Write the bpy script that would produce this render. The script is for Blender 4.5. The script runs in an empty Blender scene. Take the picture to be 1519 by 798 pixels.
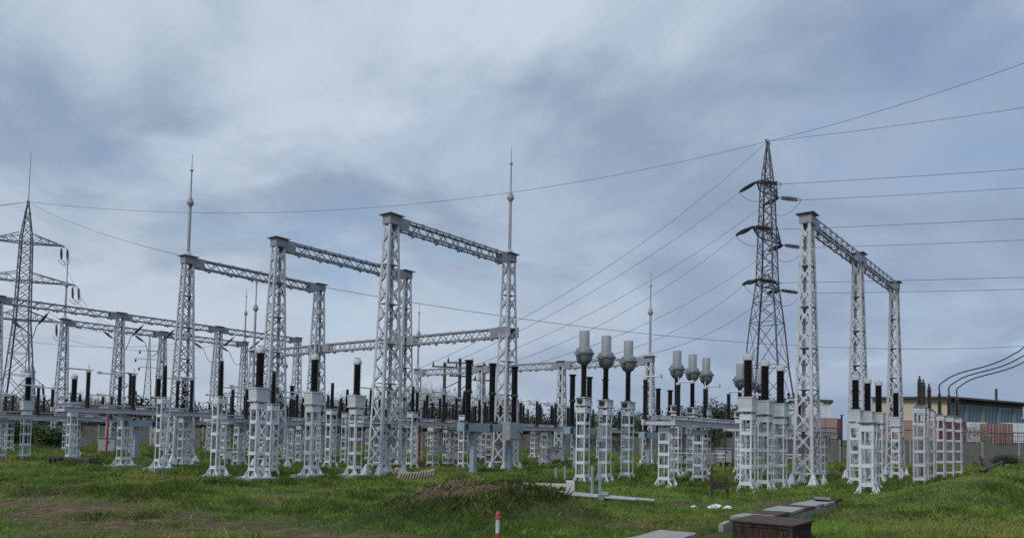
import bpy, math, random
import numpy as np
from mathutils import Vector, Matrix, Quaternion

random.seed(7); RNG = np.random.default_rng(7)
S = bpy.context.scene
COL = S.collection
R = math.radians

# ------------------------------------------------------------------ camera
cam_d = bpy.data.cameras.new('camera'); cam = bpy.data.objects.new('camera', cam_d); COL.objects.link(cam)
cam_d.sensor_width = 36.0; cam_d.lens = 36.0 * 1150 / 1519
cam_d.shift_y = 0.1269; cam_d.shift_x = 0.0
cam_d.clip_start = 0.1; cam_d.clip_end = 6000
cam.matrix_world = Matrix.Translation((0, 0, 1.6)) @ Matrix.Rotation(R(93.0), 4, 'X') @ Matrix.Rotation(0.02, 4, 'Z')
S.camera = cam

# ------------------------------------------------------------------ sky, sun, exposure
SUN_EL, SUN_AZ = 42.0, 212.0          # azimuth clockwise from +Y: behind the camera, to the left
w = bpy.data.worlds.new('World'); S.world = w; w.use_nodes = True
nt = w.node_tree; N = nt.nodes; L = nt.links; N.clear()
def wn(t, **kw):
    n = N.new(t)
    for k, v in kw.items(): setattr(n, k, v)
    return n
def wmath(op, a, b=None, c=None, clamp=False):
    n = wn('ShaderNodeMath', operation=op, use_clamp=clamp)
    for i, x in enumerate((a, b, c)):
        if x is None: continue
        if isinstance(x, (int, float)): n.inputs[i].default_value = x
        else: L.new(x, n.inputs[i])
    return n.outputs[0]
def wmix(f, a, b):
    n = wn('ShaderNodeMix', data_type='RGBA')
    for s, x in ((0, f), (6, a), (7, b)):
        if isinstance(x, (int, float)): n.inputs[s].default_value = x
        elif isinstance(x, tuple): n.inputs[s].default_value = (*x, 1)
        else: L.new(x, n.inputs[s])
    return n.outputs[2]
sky = wn('ShaderNodeTexSky', sky_type='NISHITA', sun_disc=False, sun_elevation=R(SUN_EL), sun_rotation=R(SUN_AZ))
tc = wn('ShaderNodeTexCoord')
sep = wn('ShaderNodeSeparateXYZ'); L.new(tc.outputs['Generated'], sep.inputs[0])
dx, dy, dz = sep.outputs
zc = wmath('MAXIMUM', dz, 0.0)
den = wmath('ADD', zc, 0.30)
comb = wn('ShaderNodeCombineXYZ')
L.new(wmath('DIVIDE', dx, den), comb.inputs[0]); L.new(wmath('DIVIDE', dy, den), comb.inputs[1])
def wnoise(scale, detail, rough, off, dist=0.0):
    m = wn('ShaderNodeMapping'); m.inputs['Location'].default_value = off; L.new(comb.outputs[0], m.inputs[0])
    n = wn('ShaderNodeTexNoise'); n.inputs['Scale'].default_value = scale; n.inputs['Detail'].default_value = detail
    n.inputs['Roughness'].default_value = rough; n.inputs['Distortion'].default_value = dist
    L.new(m.outputs[0], n.inputs['Vector']); return n.outputs[0]
def wramp(x, a, b):
    n = wn('ShaderNodeMapRange', interpolation_type='SMOOTHSTEP'); L.new(x, n.inputs[0])
    n.inputs[1].default_value = a; n.inputs[2].default_value = b; return n.outputs[0]
K = 10.0     # cloud radiance is divided by the background strength of 0.1
def sc(c): return tuple(K * x for x in c)
n1 = wnoise(1.25, 7, 0.55, (3.1, 7.7, 0), 0.35); n2 = wnoise(2.6, 8, 0.56, (9.4, 1.2, 0), 0.4)
n3 = wnoise(1.2, 6, 0.5, (21.0, 4.3, 0), 0.1)
body = wmix(wramp(n2, 0.36, 0.64), sc((0.235, 0.300, 0.395)), sc((0.385, 0.455, 0.55)))
side = wramp(dx, -0.45, 0.62)                                   # the cloud deck is thicker to the right
body = wmix(wmath('MULTIPLY', side, 0.62), body, sc((0.200, 0.268, 0.385)))
bright = wmix(wramp(n1, 0.45, 0.66), body, sc((0.45, 0.52, 0.597)))
low = wramp(dz, 0.34, 0.02)                                     # towards the horizon: a flat lilac grey
hz = wmix(wramp(dx, -0.5, 0.5), sc((0.40, 0.455, 0.525)), sc((0.225, 0.288, 0.41)))
cl = wmix(wmath('MULTIPLY', low, 0.72), bright, hz)
gap = wmath('MULTIPLY', wramp(n3, 0.54, 0.68), 0.7)            # thin spots where the blue comes through
cl = wmix(gap, cl, sky.outputs[0])
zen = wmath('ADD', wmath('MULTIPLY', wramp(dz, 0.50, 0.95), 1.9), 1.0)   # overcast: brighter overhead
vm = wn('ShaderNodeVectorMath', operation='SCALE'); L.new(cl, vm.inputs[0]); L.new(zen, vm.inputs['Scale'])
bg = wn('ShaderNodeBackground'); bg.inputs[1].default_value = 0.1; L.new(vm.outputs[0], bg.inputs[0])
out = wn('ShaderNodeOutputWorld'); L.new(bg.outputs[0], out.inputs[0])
sun_d = bpy.data.lights.new('sun', 'SUN'); sun = bpy.data.objects.new('sun', sun_d); COL.objects.link(sun)
sun_d.energy = 1.5; sun_d.angle = R(14); sun_d.color = (1.0, 0.96, 0.90)
sd = Vector((math.sin(R(SUN_AZ)) * math.cos(R(SUN_EL)), math.cos(R(SUN_AZ)) * math.cos(R(SUN_EL)), math.sin(R(SUN_EL))))
sun.rotation_euler = sd.to_track_quat('Z', 'Y').to_euler()
S.view_settings.view_transform = 'Standard'; S.view_settings.look = 'None'
S.view_settings.exposure = 0.34; S.view_settings.gamma = 1.0; S.view_settings.use_curve_mapping = False
S.render.engine = 'CYCLES'; S.cycles.max_bounces = 5; S.cycles.diffuse_bounces = 3
S.cycles.transparent_max_bounces = 6; S.cycles.use_denoising = False

# ------------------------------------------------------------------ materials
def mat(name, col, rough=0.55, metal=0.0, var=0.18, scale=6.0, spec=0.4, dirt=None, dirt_amt=0.0, dscale=3.0, bump=0.0, stretch=None):
    m = bpy.data.materials.new(name); m.use_nodes = True
    t = m.node_tree; b = t.nodes['Principled BSDF']
    b.inputs['Roughness'].default_value = rough; b.inputs['Metallic'].default_value = metal
    b.inputs['Specular IOR Level'].default_value = spec
    c = t.nodes.new('ShaderNodeTexCoord'); oi = t.nodes.new('ShaderNodeObjectInfo')
    ad = t.nodes.new('ShaderNodeVectorMath'); ad.operation = 'MULTIPLY_ADD'; ad.inputs[1].default_value = (1, 1, 1)
    t.links.new(c.outputs['Object'], ad.inputs[0])
    rs = t.nodes.new('ShaderNodeVectorMath'); rs.operation = 'SCALE'; rs.inputs[0].default_value = (37, 19, 53)
    t.links.new(oi.outputs['Random'], rs.inputs['Scale']); t.links.new(rs.outputs[0], ad.inputs[2])
    src = ad.outputs[0]
    if stretch:
        mp = t.nodes.new('ShaderNodeMapping'); mp.inputs['Scale'].default_value = stretch
        t.links.new(src, mp.inputs[0]); src = mp.outputs[0]
    n = t.nodes.new('ShaderNodeTexNoise'); n.inputs['Scale'].default_value = scale; n.inputs['Detail'].default_value = 6
    n.inputs['Roughness'].default_value = 0.62
    t.links.new(src, n.inputs['Vector'])
    r = t.nodes.new('ShaderNodeValToRGB'); e = r.color_ramp.elements
    e[0].position = 0.3; e[1].position = 0.72
    e[0].color = (*[x * (1 - var) for x in col], 1); e[1].color = (*[min(1, x * (1 + var)) for x in col], 1)
    t.links.new(n.outputs[0], r.inputs[0]); o = r.outputs[0]
    if dirt:
        n2 = t.nodes.new('ShaderNodeTexNoise'); n2.inputs['Scale'].default_value = dscale; n2.inputs['Detail'].default_value = 8
        n2.inputs['Roughness'].default_value = 0.7; t.links.new(src, n2.inputs['Vector'])
        mr = t.nodes.new('ShaderNodeMapRange'); mr.inputs[1].default_value = 0.52; mr.inputs[2].default_value = 0.74
        mr.inputs[4].default_value = dirt_amt; t.links.new(n2.outputs[0], mr.inputs[0])
        mx = t.nodes.new('ShaderNodeMix'); mx.data_type = 'RGBA'; mx.inputs[7].default_value = (*dirt, 1)
        t.links.new(mr.outputs[0], mx.inputs[0]); t.links.new(o, mx.inputs[6]); o = mx.outputs[2]
    t.links.new(o, b.inputs['Base Color'])
    if bump:
        bp = t.nodes.new('ShaderNodeBump'); bp.inputs['Strength'].default_value = bump; bp.inputs['Distance'].default_value = 0.02
        t.links.new(n.outputs[0], bp.inputs['Height']); t.links.new(bp.outputs[0], b.inputs['Normal'])
    return m
M = {}
M['white'] = mat('white_steel_paint', (0.53, 0.562, 0.59), 0.5, var=0.08, dirt=(0.33, 0.29, 0.24), dirt_amt=0.65, dscale=3.0)
M['galv'] = mat('grey_galvanised_steel', (0.245, 0.247, 0.277), 0.5, var=0.12, dirt=(0.30, 0.29, 0.27), dirt_amt=0.5, dscale=1.6)
M['lattice'] = mat('grey_white_lattice_paint', (0.42, 0.435, 0.46), 0.5, var=0.14, dirt=(0.24, 0.22, 0.20), dirt_amt=0.5, dscale=1.6)
M['tank'] = mat('pale_grey_tank_paint', (0.46, 0.49, 0.51), 0.45, var=0.08, dirt=(0.33, 0.31, 0.28), dirt_amt=0.5, dscale=4)
M['porc'] = mat('dark_brown_porcelain', (0.012, 0.011, 0.012), 0.28, var=0.3, scale=3, spec=0.35)
M['porc2'] = mat('brown_porcelain', (0.045, 0.034, 0.028), 0.35, var=0.25, scale=3, spec=0.35)
M['cap'] = mat('cast_aluminium', (0.46, 0.48, 0.50), 0.42, var=0.10, dirt=(0.25, 0.25, 0.24), dirt_amt=0.4)
M['head'] = mat('grey_cast_head', (0.14, 0.15, 0.158), 0.5, var=0.10, dirt=(0.16, 0.15, 0.14), dirt_amt=0.5)
M['dome'] = mat('light_grey_dome', (0.25, 0.275, 0.29), 0.5, var=0.06)
M['blue'] = mat('blue_grey_paint', (0.24, 0.30, 0.345), 0.5, var=0.12, dirt=(0.15, 0.14, 0.13), dirt_amt=0.35)
M['cab'] = mat('grey_cabinet_paint', (0.27, 0.285, 0.29), 0.5, var=0.10, dirt=(0.25, 0.24, 0.22), dirt_amt=0.4)
M['dark'] = mat('black_fittings', (0.03, 0.03, 0.032), 0.5)
M['wire'] = mat('weathered_conductor', (0.075, 0.078, 0.085), 0.6, var=0.05)
M['cable'] = mat('black_cable', (0.022, 0.022, 0.025), 0.55)
M['pylon'] = mat('dull_pylon_steel', (0.085, 0.088, 0.095), 0.6, var=0.25, scale=1.2, dirt=(0.10, 0.075, 0.06), dirt_amt=0.6, dscale=0.8)
M['pylon2'] = mat('grey_pylon_steel', (0.105, 0.11, 0.12), 0.6, var=0.2, scale=1.2)
M['conc'] = mat('weathered_concrete', (0.215, 0.21, 0.195), 0.9, var=0.22, scale=7, dirt=(0.13, 0.13, 0.10), dirt_amt=0.7, dscale=3.5, bump=0.4)
M['fence'] = mat('concrete_wall_panel', (0.108, 0.105, 0.10), 0.92, var=0.2, scale=2.2, dirt=(0.11, 0.11, 0.095), dirt_amt=0.6, dscale=0.9)
M['rust'] = mat('rusted_brown_plate', (0.036, 0.027, 0.022), 0.9, var=0.5, scale=5, spec=0.1, dirt=(0.15, 0.105, 0.075), dirt_amt=0.7, dscale=9, bump=0.8, stretch=(3, 3, 0.7))
M['oldgrey'] = mat('weathered_grey_board', (0.066, 0.050, 0.040), 0.95, spec=0.1, var=0.4, scale=6, dirt=(0.05, 0.05, 0.045), dirt_amt=0.7, dscale=5, bump=0.4, stretch=(3, 3, 0.8))
M['wood'] = mat('dark_damp_timber', (0.062, 0.056, 0.05), 0.9, var=0.4, scale=8, bump=0.4)
M['bark'] = mat('grey_brown_bark', (0.115, 0.095, 0.078), 0.95, var=0.3, scale=6)
M['twig'] = mat('pale_bare_twigs', (0.20, 0.175, 0.15), 0.95, var=0.25, scale=1)
M['leafd'] = mat('dark_evergreen_leaf', (0.032, 0.045, 0.022), 0.8, var=0.5, scale=1.6)
M['leafo'] = mat('olive_autumn_leaf', (0.075, 0.075, 0.034), 0.8, var=0.5, scale=1.4)
M['leafg'] = mat('green_bush_leaf', (0.050, 0.085, 0.026), 0.8, var=0.5, scale=1.8)
M['red'] = mat('red_paint', (0.30, 0.042, 0.042), 0.55, var=0.2, dirt=(0.30, 0.15, 0.12), dirt_amt=0.5)
M['offwhite'] = mat('chalky_white_paint', (0.42, 0.42, 0.405), 0.6, var=0.08, dirt=(0.40, 0.38, 0.33), dirt_amt=0.5)
M['cream'] = mat('cream_render', (0.50, 0.415, 0.33), 0.9, var=0.08, scale=0.6, dirt=(0.40, 0.33, 0.26), dirt_amt=0.4, dscale=0.5)
M['roof'] = mat('dark_roof_felt', (0.075, 0.062, 0.058), 0.85, var=0.2, scale=0.8)
M['glass'] = mat('blue_green_glazing', (0.030, 0.085, 0.105), 0.25, var=0.35, scale=0.9, spec=0.5, stretch=(3, 3, 0.2))
M['brick'] = mat('pink_brick_pack', (0.29, 0.195, 0.165), 0.85, var=0.2, scale=3)
M['wrap'] = mat('purple_pack_wrap', (0.115, 0.045, 0.06), 0.5, var=0.3, scale=4)
M['tarp'] = mat('white_plastic_wrap', (0.50, 0.515, 0.54), 0.45, var=0.07, scale=1.4)
M['shed'] = mat('pale_sheet_cladding', (0.58, 0.60, 0.65), 0.6, var=0.05, scale=1)
M['stone'] = mat('white_rubble', (0.55, 0.54, 0.51), 0.9, var=0.15, scale=5, bump=0.5)
M['tile'] = mat('brown_clay_tile', (0.30, 0.24, 0.195), 0.85, var=0.25, scale=6)
M['straw'] = mat('dry_straw', (0.19, 0.135, 0.07), 0.95, var=0.35, scale=8)
M['orange'] = mat('orange_plastic', (0.50, 0.21, 0.06), 0.5)

# ------------------------------------------------------------------ mesh helper
class MB:
    def __init__(s): s.v = []; s.f = []; s.smooth = False
    def hexa(s, pts):                       # 8 points: bottom ring 0-3, top ring 4-7
        b = len(s.v); s.v += [tuple(p) for p in pts]
        for q in ((3, 2, 1, 0), (4, 5, 6, 7), (0, 1, 5, 4), (1, 2, 6, 5), (2, 3, 7, 6), (3, 0, 4, 7)):
            s.f.append(tuple(b + i for i in q))
        return s
    def box(s, c, d, rot=None):
        x, y, z = d[0] / 2, d[1] / 2, d[2] / 2
        P = [Vector(p) for p in ((-x, -y, -z), (x, -y, -z), (x, y, -z), (-x, y, -z), (-x, -y, z), (x, -y, z), (x, y, z), (-x, y, z))]
        if rot is not None: P = [rot @ p for p in P]
        c = Vector(c); return s.hexa([p + c for p in P])
    def taper(s, c, d0, d1, h):             # frustum on its base centre
        P = [(c[0] + a * d0[0] / 2, c[1] + b * d0[1] / 2, c[2]) for a, b in ((-1, -1), (1, -1), (1, 1), (-1, 1))]
        P += [(c[0] + a * d1[0] / 2, c[1] + b * d1[1] / 2, c[2] + h) for a, b in ((-1, -1), (1, -1), (1, 1), (-1, 1))]
        return s.hexa(P)
    def bar(s, p, q, w, t, n=None):         # flat bar from p to q: width w across, thickness t along the normal n
        p = Vector(p); q = Vector(q); d = (q - p)
        if d.length < 1e-6: return s
        d.normalize()
        n = Vector(n) if n is not None else (Vector((0, 0, 1)) if abs(d.z) < 0.9 else Vector((1, 0, 0)))
        a = d.cross(n)
        if a.length < 1e-6: a = d.orthogonal()
        a.normalize(); n = a.cross(d).normalized()
        a = a * (w / 2); n = n * (t / 2)
        return s.hexa([p - a - n, p + a - n, p + a + n, p - a + n, q - a - n, q + a - n, q + a + n, q - a + n])
    def angle(s, p, q, w, t, ix, iy):       # L profile: corner line p-q, legs along ix and iy
        p = Vector(p); q = Vector(q); ix = Vector(ix); iy = Vector(iy)
        for a, b in ((ix, iy), (iy, ix)):
            off = b * 0 if a is ix else ix * t
            a0 = a * w
            s_ = b * t
            if a is ix: s.hexa([p, p + a0, p + a0 + s_, p + s_, q, q + a0, q + a0 + s_, q + s_])
            else: s.hexa([p + iy * t, p + iy * t + ix * t, p + iy * w + ix * t, p + iy * w, q + iy * t, q + iy * t + ix * t, q + iy * w + ix * t, q + iy * w])
        return s
    def tube(s, pts, r, n=6, cap=True):
        pts = [Vector(p) for p in pts]; rs = r if isinstance(r, (list, tuple)) else [r] * len(pts)
        b = len(s.v); up = None
        for i, p in enumerate(pts):
            d = (pts[min(i + 1, len(pts) - 1)] - pts[max(i - 1, 0)])
            d = d.normalized() if d.length > 1e-9 else Vector((0, 0, 1))
            if up is None: up = d.orthogonal().normalized()
            up = (up - d * up.dot(d))
            up = up.normalized() if up.length > 1e-6 else d.orthogonal().normalized()
            e = d.cross(up)
            for k in range(n):
                a = 2 * math.pi * k / n
                s.v.append(tuple(p + (up * math.cos(a) + e * math.sin(a)) * rs[i]))
        for i in range(len(pts) - 1):
            for k in range(n):
                k2 = (k + 1) % n
                s.f.append((b + i * n + k, b + i * n + k2, b + (i + 1) * n + k2, b + (i + 1) * n + k))
        if cap:
            s.f.append(tuple(b + k for k in reversed(range(n)))); e = b + (len(pts) - 1) * n
            s.f.append(tuple(e + k for k in range(n)))
        return s
    def lathe(s, prof, c=(0, 0, 0), n=18, axis=None):
        b = len(s.v); c = Vector(c); q = Vector((0, 0, 1)).rotation_difference(Vector(axis)) if axis is not None else None
        for r, z in prof:
            for k in range(n):
                a = 2 * math.pi * k / n; p = Vector((r * math.cos(a), r * math.sin(a), z))
                if q: p = q @ p
                s.v.append(tuple(p + c))
        for i in range(len(prof) - 1):
            for k in range(n):
                k2 = (k + 1) % n
                s.f.append((b + i * n + k, b + i * n + k2, b + (i + 1) * n + k2, b + (i + 1) * n + k))
        s.f.append(tuple(b + k for k in reversed(range(n)))); e = b + (len(prof) - 1) * n
        s.f.append(tuple(e + k for k in range(n)))
        return s
    def poly(s, pts, t=None):
        b = len(s.v); s.v += [tuple(p) for p in pts]; s.f.append(tuple(range(b, b + len(pts)))); return s
    def prism(s, pts, d):                   # outline pts extruded by vector d
        n = len(pts); b = len(s.v); d = Vector(d)
        s.v += [tuple(p) for p in pts] + [tuple(Vector(p) + d) for p in pts]
        s.f.append(tuple(b + i for i in reversed(range(n)))); s.f.append(tuple(b + n + i for i in range(n)))
        for i in range(n):
            j = (i + 1) % n; s.f.append((b + i, b + j, b + n + j, b + n + i))
        return s
    def build(s, name, m, parent=None, smooth=False, loc=None, rz=None):
        me = bpy.data.meshes.new(name); me.from_pydata(s.v, [], s.f); me.materials.append(M[m] if isinstance(m, str) else m)
        if smooth:
            me.polygons.foreach_set('use_smooth', [True] * len(me.polygons))
            try: me.set_sharp_from_angle(angle=R(35))
            except Exception: pass
        o = bpy.data.objects.new(name, me); COL.objects.link(o)
        if parent is not None: o.parent = parent
        if loc is not None: o.location = loc
        if rz is not None: o.rotation_euler = (0, 0, rz)
        return o
def share(name, src, parent, loc=(0, 0, 0), rz=0.0):      # another object on the same mesh
    o = bpy.data.objects.new(name, src.data); COL.objects.link(o); o.parent = parent; o.location = loc; o.rotation_euler = (0, 0, rz)
    return o
def tag(o, label, cat, group=None):
    o['label'] = label; o['category'] = cat
    if group: o['group'] = group
    return o
def thing(name, label, cat, loc, rz=0.0, group=None):
    o = bpy.data.objects.new(name, None); COL.objects.link(o); o.empty_display_size = 0.3
    o.location = loc; o.rotation_euler = (0, 0, rz); return tag(o, label, cat, group)
def copy_tree(o, parent=None):
    c = o.copy(); COL.objects.link(c)
    if parent is not None: c.parent = parent
    for ch in [x for x in COL.objects if x.parent is o]: copy_tree(ch, c)
    return c
def place(proto, first, label, loc, rz, group=None):
    """first use moves the prototype itself, later uses copy it with its parts"""
    o = proto if first else copy_tree(proto)
    o.location = loc; o.rotation_euler = (0, 0, rz); o['label'] = label
    if group: o['group'] = group
    elif 'group' in o: del o['group']
    return o

# the yard's own grid: u runs to the right and away, v to the left and away
GA = R(37.7); RG = R(90) - GA
UX, UY, VX, VY = math.sin(GA), math.cos(GA), -math.cos(GA), math.sin(GA)
def g(u, v, z=0.0): return (u * UX + v * VX, u * UY + v * VY, z)

# ------------------------------------------------------------------ value noise and terrain
_T = RNG.random((256, 256))
def vnoise(x, y, s=1.0, o=0):
    x = np.asarray(x, float) * s + o * 17.3 + 1000; y = np.asarray(y, float) * s + o * 31.7 + 1000
    xi = np.floor(x).astype(int); yi = np.floor(y).astype(int); fx = x - xi; fy = y - yi
    fx = fx * fx * (3 - 2 * fx); fy = fy * fy * (3 - 2 * fy)
    a = _T[xi % 256, yi % 256]; b = _T[(xi + 1) % 256, yi % 256]; c = _T[xi % 256, (yi + 1) % 256]; d = _T[(xi + 1) % 256, (yi + 1) % 256]
    return a * (1 - fx) * (1 - fy) + b * fx * (1 - fy) + c * (1 - fx) * fy + d * fx * fy
def fbm(x, y, s=1.0, o=0, k=4):
    r = 0; a = 0.5; t = 0
    for i in range(k):
        r = r + a * vnoise(x, y, s * 2 ** i, o + i); t += a; a *= 0.5
    return r / t
MX, MY = -0.62, 16.2
def mound_h(X, Y):
    dx_ = (X - MX); e = np.where(dx_ < 0, 1.38, 1.42)
    r2 = (dx_ / e) ** 2 + ((Y - MY) / 1.05) ** 2
    return 0.76 * np.exp(-(r2 * 0.50) ** 1.2) * (0.86 + 0.28 * fbm(X, Y, 1.3, 5)) 
def track_d(X, Y):      # 0..1 wear of the vehicle track from the left edge to the bottom of the view
    t = np.clip((X + 16.0) / 13.0, -0.3, 1.4); yc = 22.4 - 10.6 * np.clip(t, 0, 2) ** 0.85
    wdt = 2.3 + 0.5 * np.clip(1 - t, 0, 1)
    return np.exp(-((Y - yc) / wdt) ** 2 * 1.1) * (X < 0.5)
def zf(X, Y):
    X = np.asarray(X, float); Y = np.asarray(Y, float)
    u = X * UX + Y * UY; v = X * VX + Y * VY
    z = (fbm(X, Y, 0.16, 1) - 0.62) * 0.22 + (fbm(X, Y, 0.9, 2, 3) - 0.5) * 0.09
    z = np.minimum(z, 0.05)
    z = z + mound_h(X, Y)
    b = np.clip((u - 19.5) / 5.0, 0, 1); b = b * b * (3 - 2 * b)
    z = z + (0.62 * np.exp(-((v - 3.1) / 1.9) ** 2) * b + 0.20 * np.exp(-((v - 1.0) / 3.2) ** 2)) * (0.75 + 0.5 * fbm(X, Y, 0.7, 9))* np.clip((u - 8) / 6, 0, 1)
    z = z + 0.85 * np.exp(-((X + 38.0) / 2.6) ** 2 - ((Y - 62.0) / 3.0) ** 2)
    z = z - 0.06 * track_d(X, Y)
    rise = np.clip((Y - 44) / 34, 0, 1); z = z + 0.55 * rise * rise * np.clip((18 - X) / 12, 0, 1) * np.clip((X + 60) / 20, 0, 1)
    far = np.clip((np.hypot(X, Y) - 120) / 200, 0, 1)
    return z * (1 - far)
def zs(x, y): return float(zf(x, y))
# ------------------------------------------------------------------ ground (one sheet to the horizon)
def axis(lo, hi, step, far):
    a = list(np.arange(lo, hi + 1e-6, step)); d = step; p = hi
    while p < far: d *= 1.35; p += d; a.append(p)
    d = step; p = lo; b = []
    while p > -far: d *= 1.35; p -= d; b.append(p)
    return np.array(b[::-1] + a)
gx = axis(-34, 34, 0.22, 3000); gy = axis(9, 46, 0.22, 3000)
GX, GY = np.meshgrid(gx, gy); GZ = zf(GX, GY)
def soil_mask(X, Y):        # bare, brown earth showing between the grass
    n = fbm(X, Y, 0.55, 21); n2 = fbm(X, Y, 1.8, 23)
    t = track_d(X, Y) * np.clip((n2 - 0.22) * 3.4, 0, 1)
    u = X * UX + Y * UY; v = X * VX + Y * VY
    md = np.clip(np.exp(-((X - MX + 0.42) / 0.85) ** 2 - ((Y - MY + 0.15) / 0.62) ** 2) * 2.0 * (0.45 + 1.0 * fbm(X, Y, 2.2, 25, 2)), 0, 1.1)
    md2 = np.exp(-((X - MX - 0.75) / 0.45) ** 2 - ((Y - MY + 0.2) / 0.35) ** 2) * 0.8
    p = np.clip((n - 0.60) * 6, 0, 1) * 0.75
    return np.clip(np.maximum.reduce([t * 1.0, md, md2, p]), 0, 1)
me = bpy.data.meshes.new('ground'); ny, nx = GX.shape
V_ = np.stack([GX.ravel(), GY.ravel(), GZ.ravel()], 1)
ii = (np.arange(ny - 1)[:, None] * nx + np.arange(nx - 1)[None]).ravel()
F_ = np.stack([ii, ii + 1, ii + nx + 1, ii + nx], 1)
def fast_mesh(me, V, F):
    k = F.shape[1]
    me.vertices.add(len(V)); me.vertices.foreach_set('co', V.astype(np.float32).ravel())
    me.loops.add(F.size); me.loops.foreach_set('vertex_index', F.astype(np.int32).ravel())
    me.polygons.add(len(F)); me.polygons.foreach_set('loop_start', np.arange(0, F.size, k, dtype=np.int32))
    me.polygons.foreach_set('loop_total', np.full(len(F), k, dtype=np.int32))
    me.update(calc_edges=True); me.validate()
fast_mesh(me, V_, F_)
me.polygons.foreach_set('use_smooth', [True] * len(me.polygons))
at = me.attributes.new('soil', 'FLOAT', 'POINT'); at.data.foreach_set('value', soil_mask(GX, GY).ravel().astype(np.float32))
gm = bpy.data.materials.new('grassy_earth'); gm.use_nodes = True; t = gm.node_tree; b = t.nodes['Principled BSDF']
b.inputs['Roughness'].default_value = 0.95; b.inputs['Specular IOR Level'].default_value = 0.15
def tn(kind, **kw):
    n = t.nodes.new(kind)
    for k, v in kw.items(): setattr(n, k, v)
    return n
tcg = tn('ShaderNodeTexCoord')
def gnoise(scale, det=7, rough=0.65):
    n = tn('ShaderNodeTexNoise'); n.inputs['Scale'].default_value = scale; n.inputs['Detail'].default_value = det; n.inputs['Roughness'].default_value = rough
    t.links.new(tcg.outputs['Object'], n.inputs['Vector']); return n.outputs[0]
def gramp(x, stops):
    r = tn('ShaderNodeValToRGB'); e = r.color_ramp.elements
    while len(e) < len(stops): e.new(0.5)
    for q, (p, c) in zip(e, stops): q.position = p; q.color = (*c, 1)
    t.links.new(x, r.inputs[0]); return r.outputs[0]
ga = gramp(gnoise(0.42), [(0.30, (0.020, 0.034, 0.009)), (0.52, (0.036, 0.055, 0.013)), (0.70, (0.070, 0.076, 0.024))])
gb = gramp(gnoise(5.5, 8, 0.75), [(0.34, (0.018, 0.022, 0.008)), (0.62, (0.055, 0.068, 0.020))])
so = gramp(gnoise(3.2, 9, 0.75), [(0.34, (0.032, 0.021, 0.013)), (0.52, (0.098, 0.066, 0.036)), (0.70, (0.19, 0.14, 0.078))])
mx = tn('ShaderNodeMix', data_type='RGBA'); mx.inputs[0].default_value = 0.5; t.links.new(ga, mx.inputs[6]); t.links.new(gb, mx.inputs[7])
ms = tn('ShaderNodeMix', data_type='RGBA'); sa = tn('ShaderNodeAttribute', attribute_name='soil')
t.links.new(sa.outputs['Fac'], ms.inputs[0]); t.links.new(mx.outputs[2], ms.inputs[6]); t.links.new(so, ms.inputs[7])
t.links.new(ms.outputs[2], b.inputs['Base Color'])
bp = tn('ShaderNodeBump'); bp.inputs['Strength'].default_value = 0.7; bp.inputs['Distance'].default_value = 0.06
t.links.new(gnoise(9, 8, 0.7), bp.inputs['Height']); t.links.new(bp.outputs[0], b.inputs['Normal'])
me.materials.append(gm)
ground = bpy.data.objects.new('ground', me); COL.objects.link(ground); ground['kind'] = 'structure'

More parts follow.
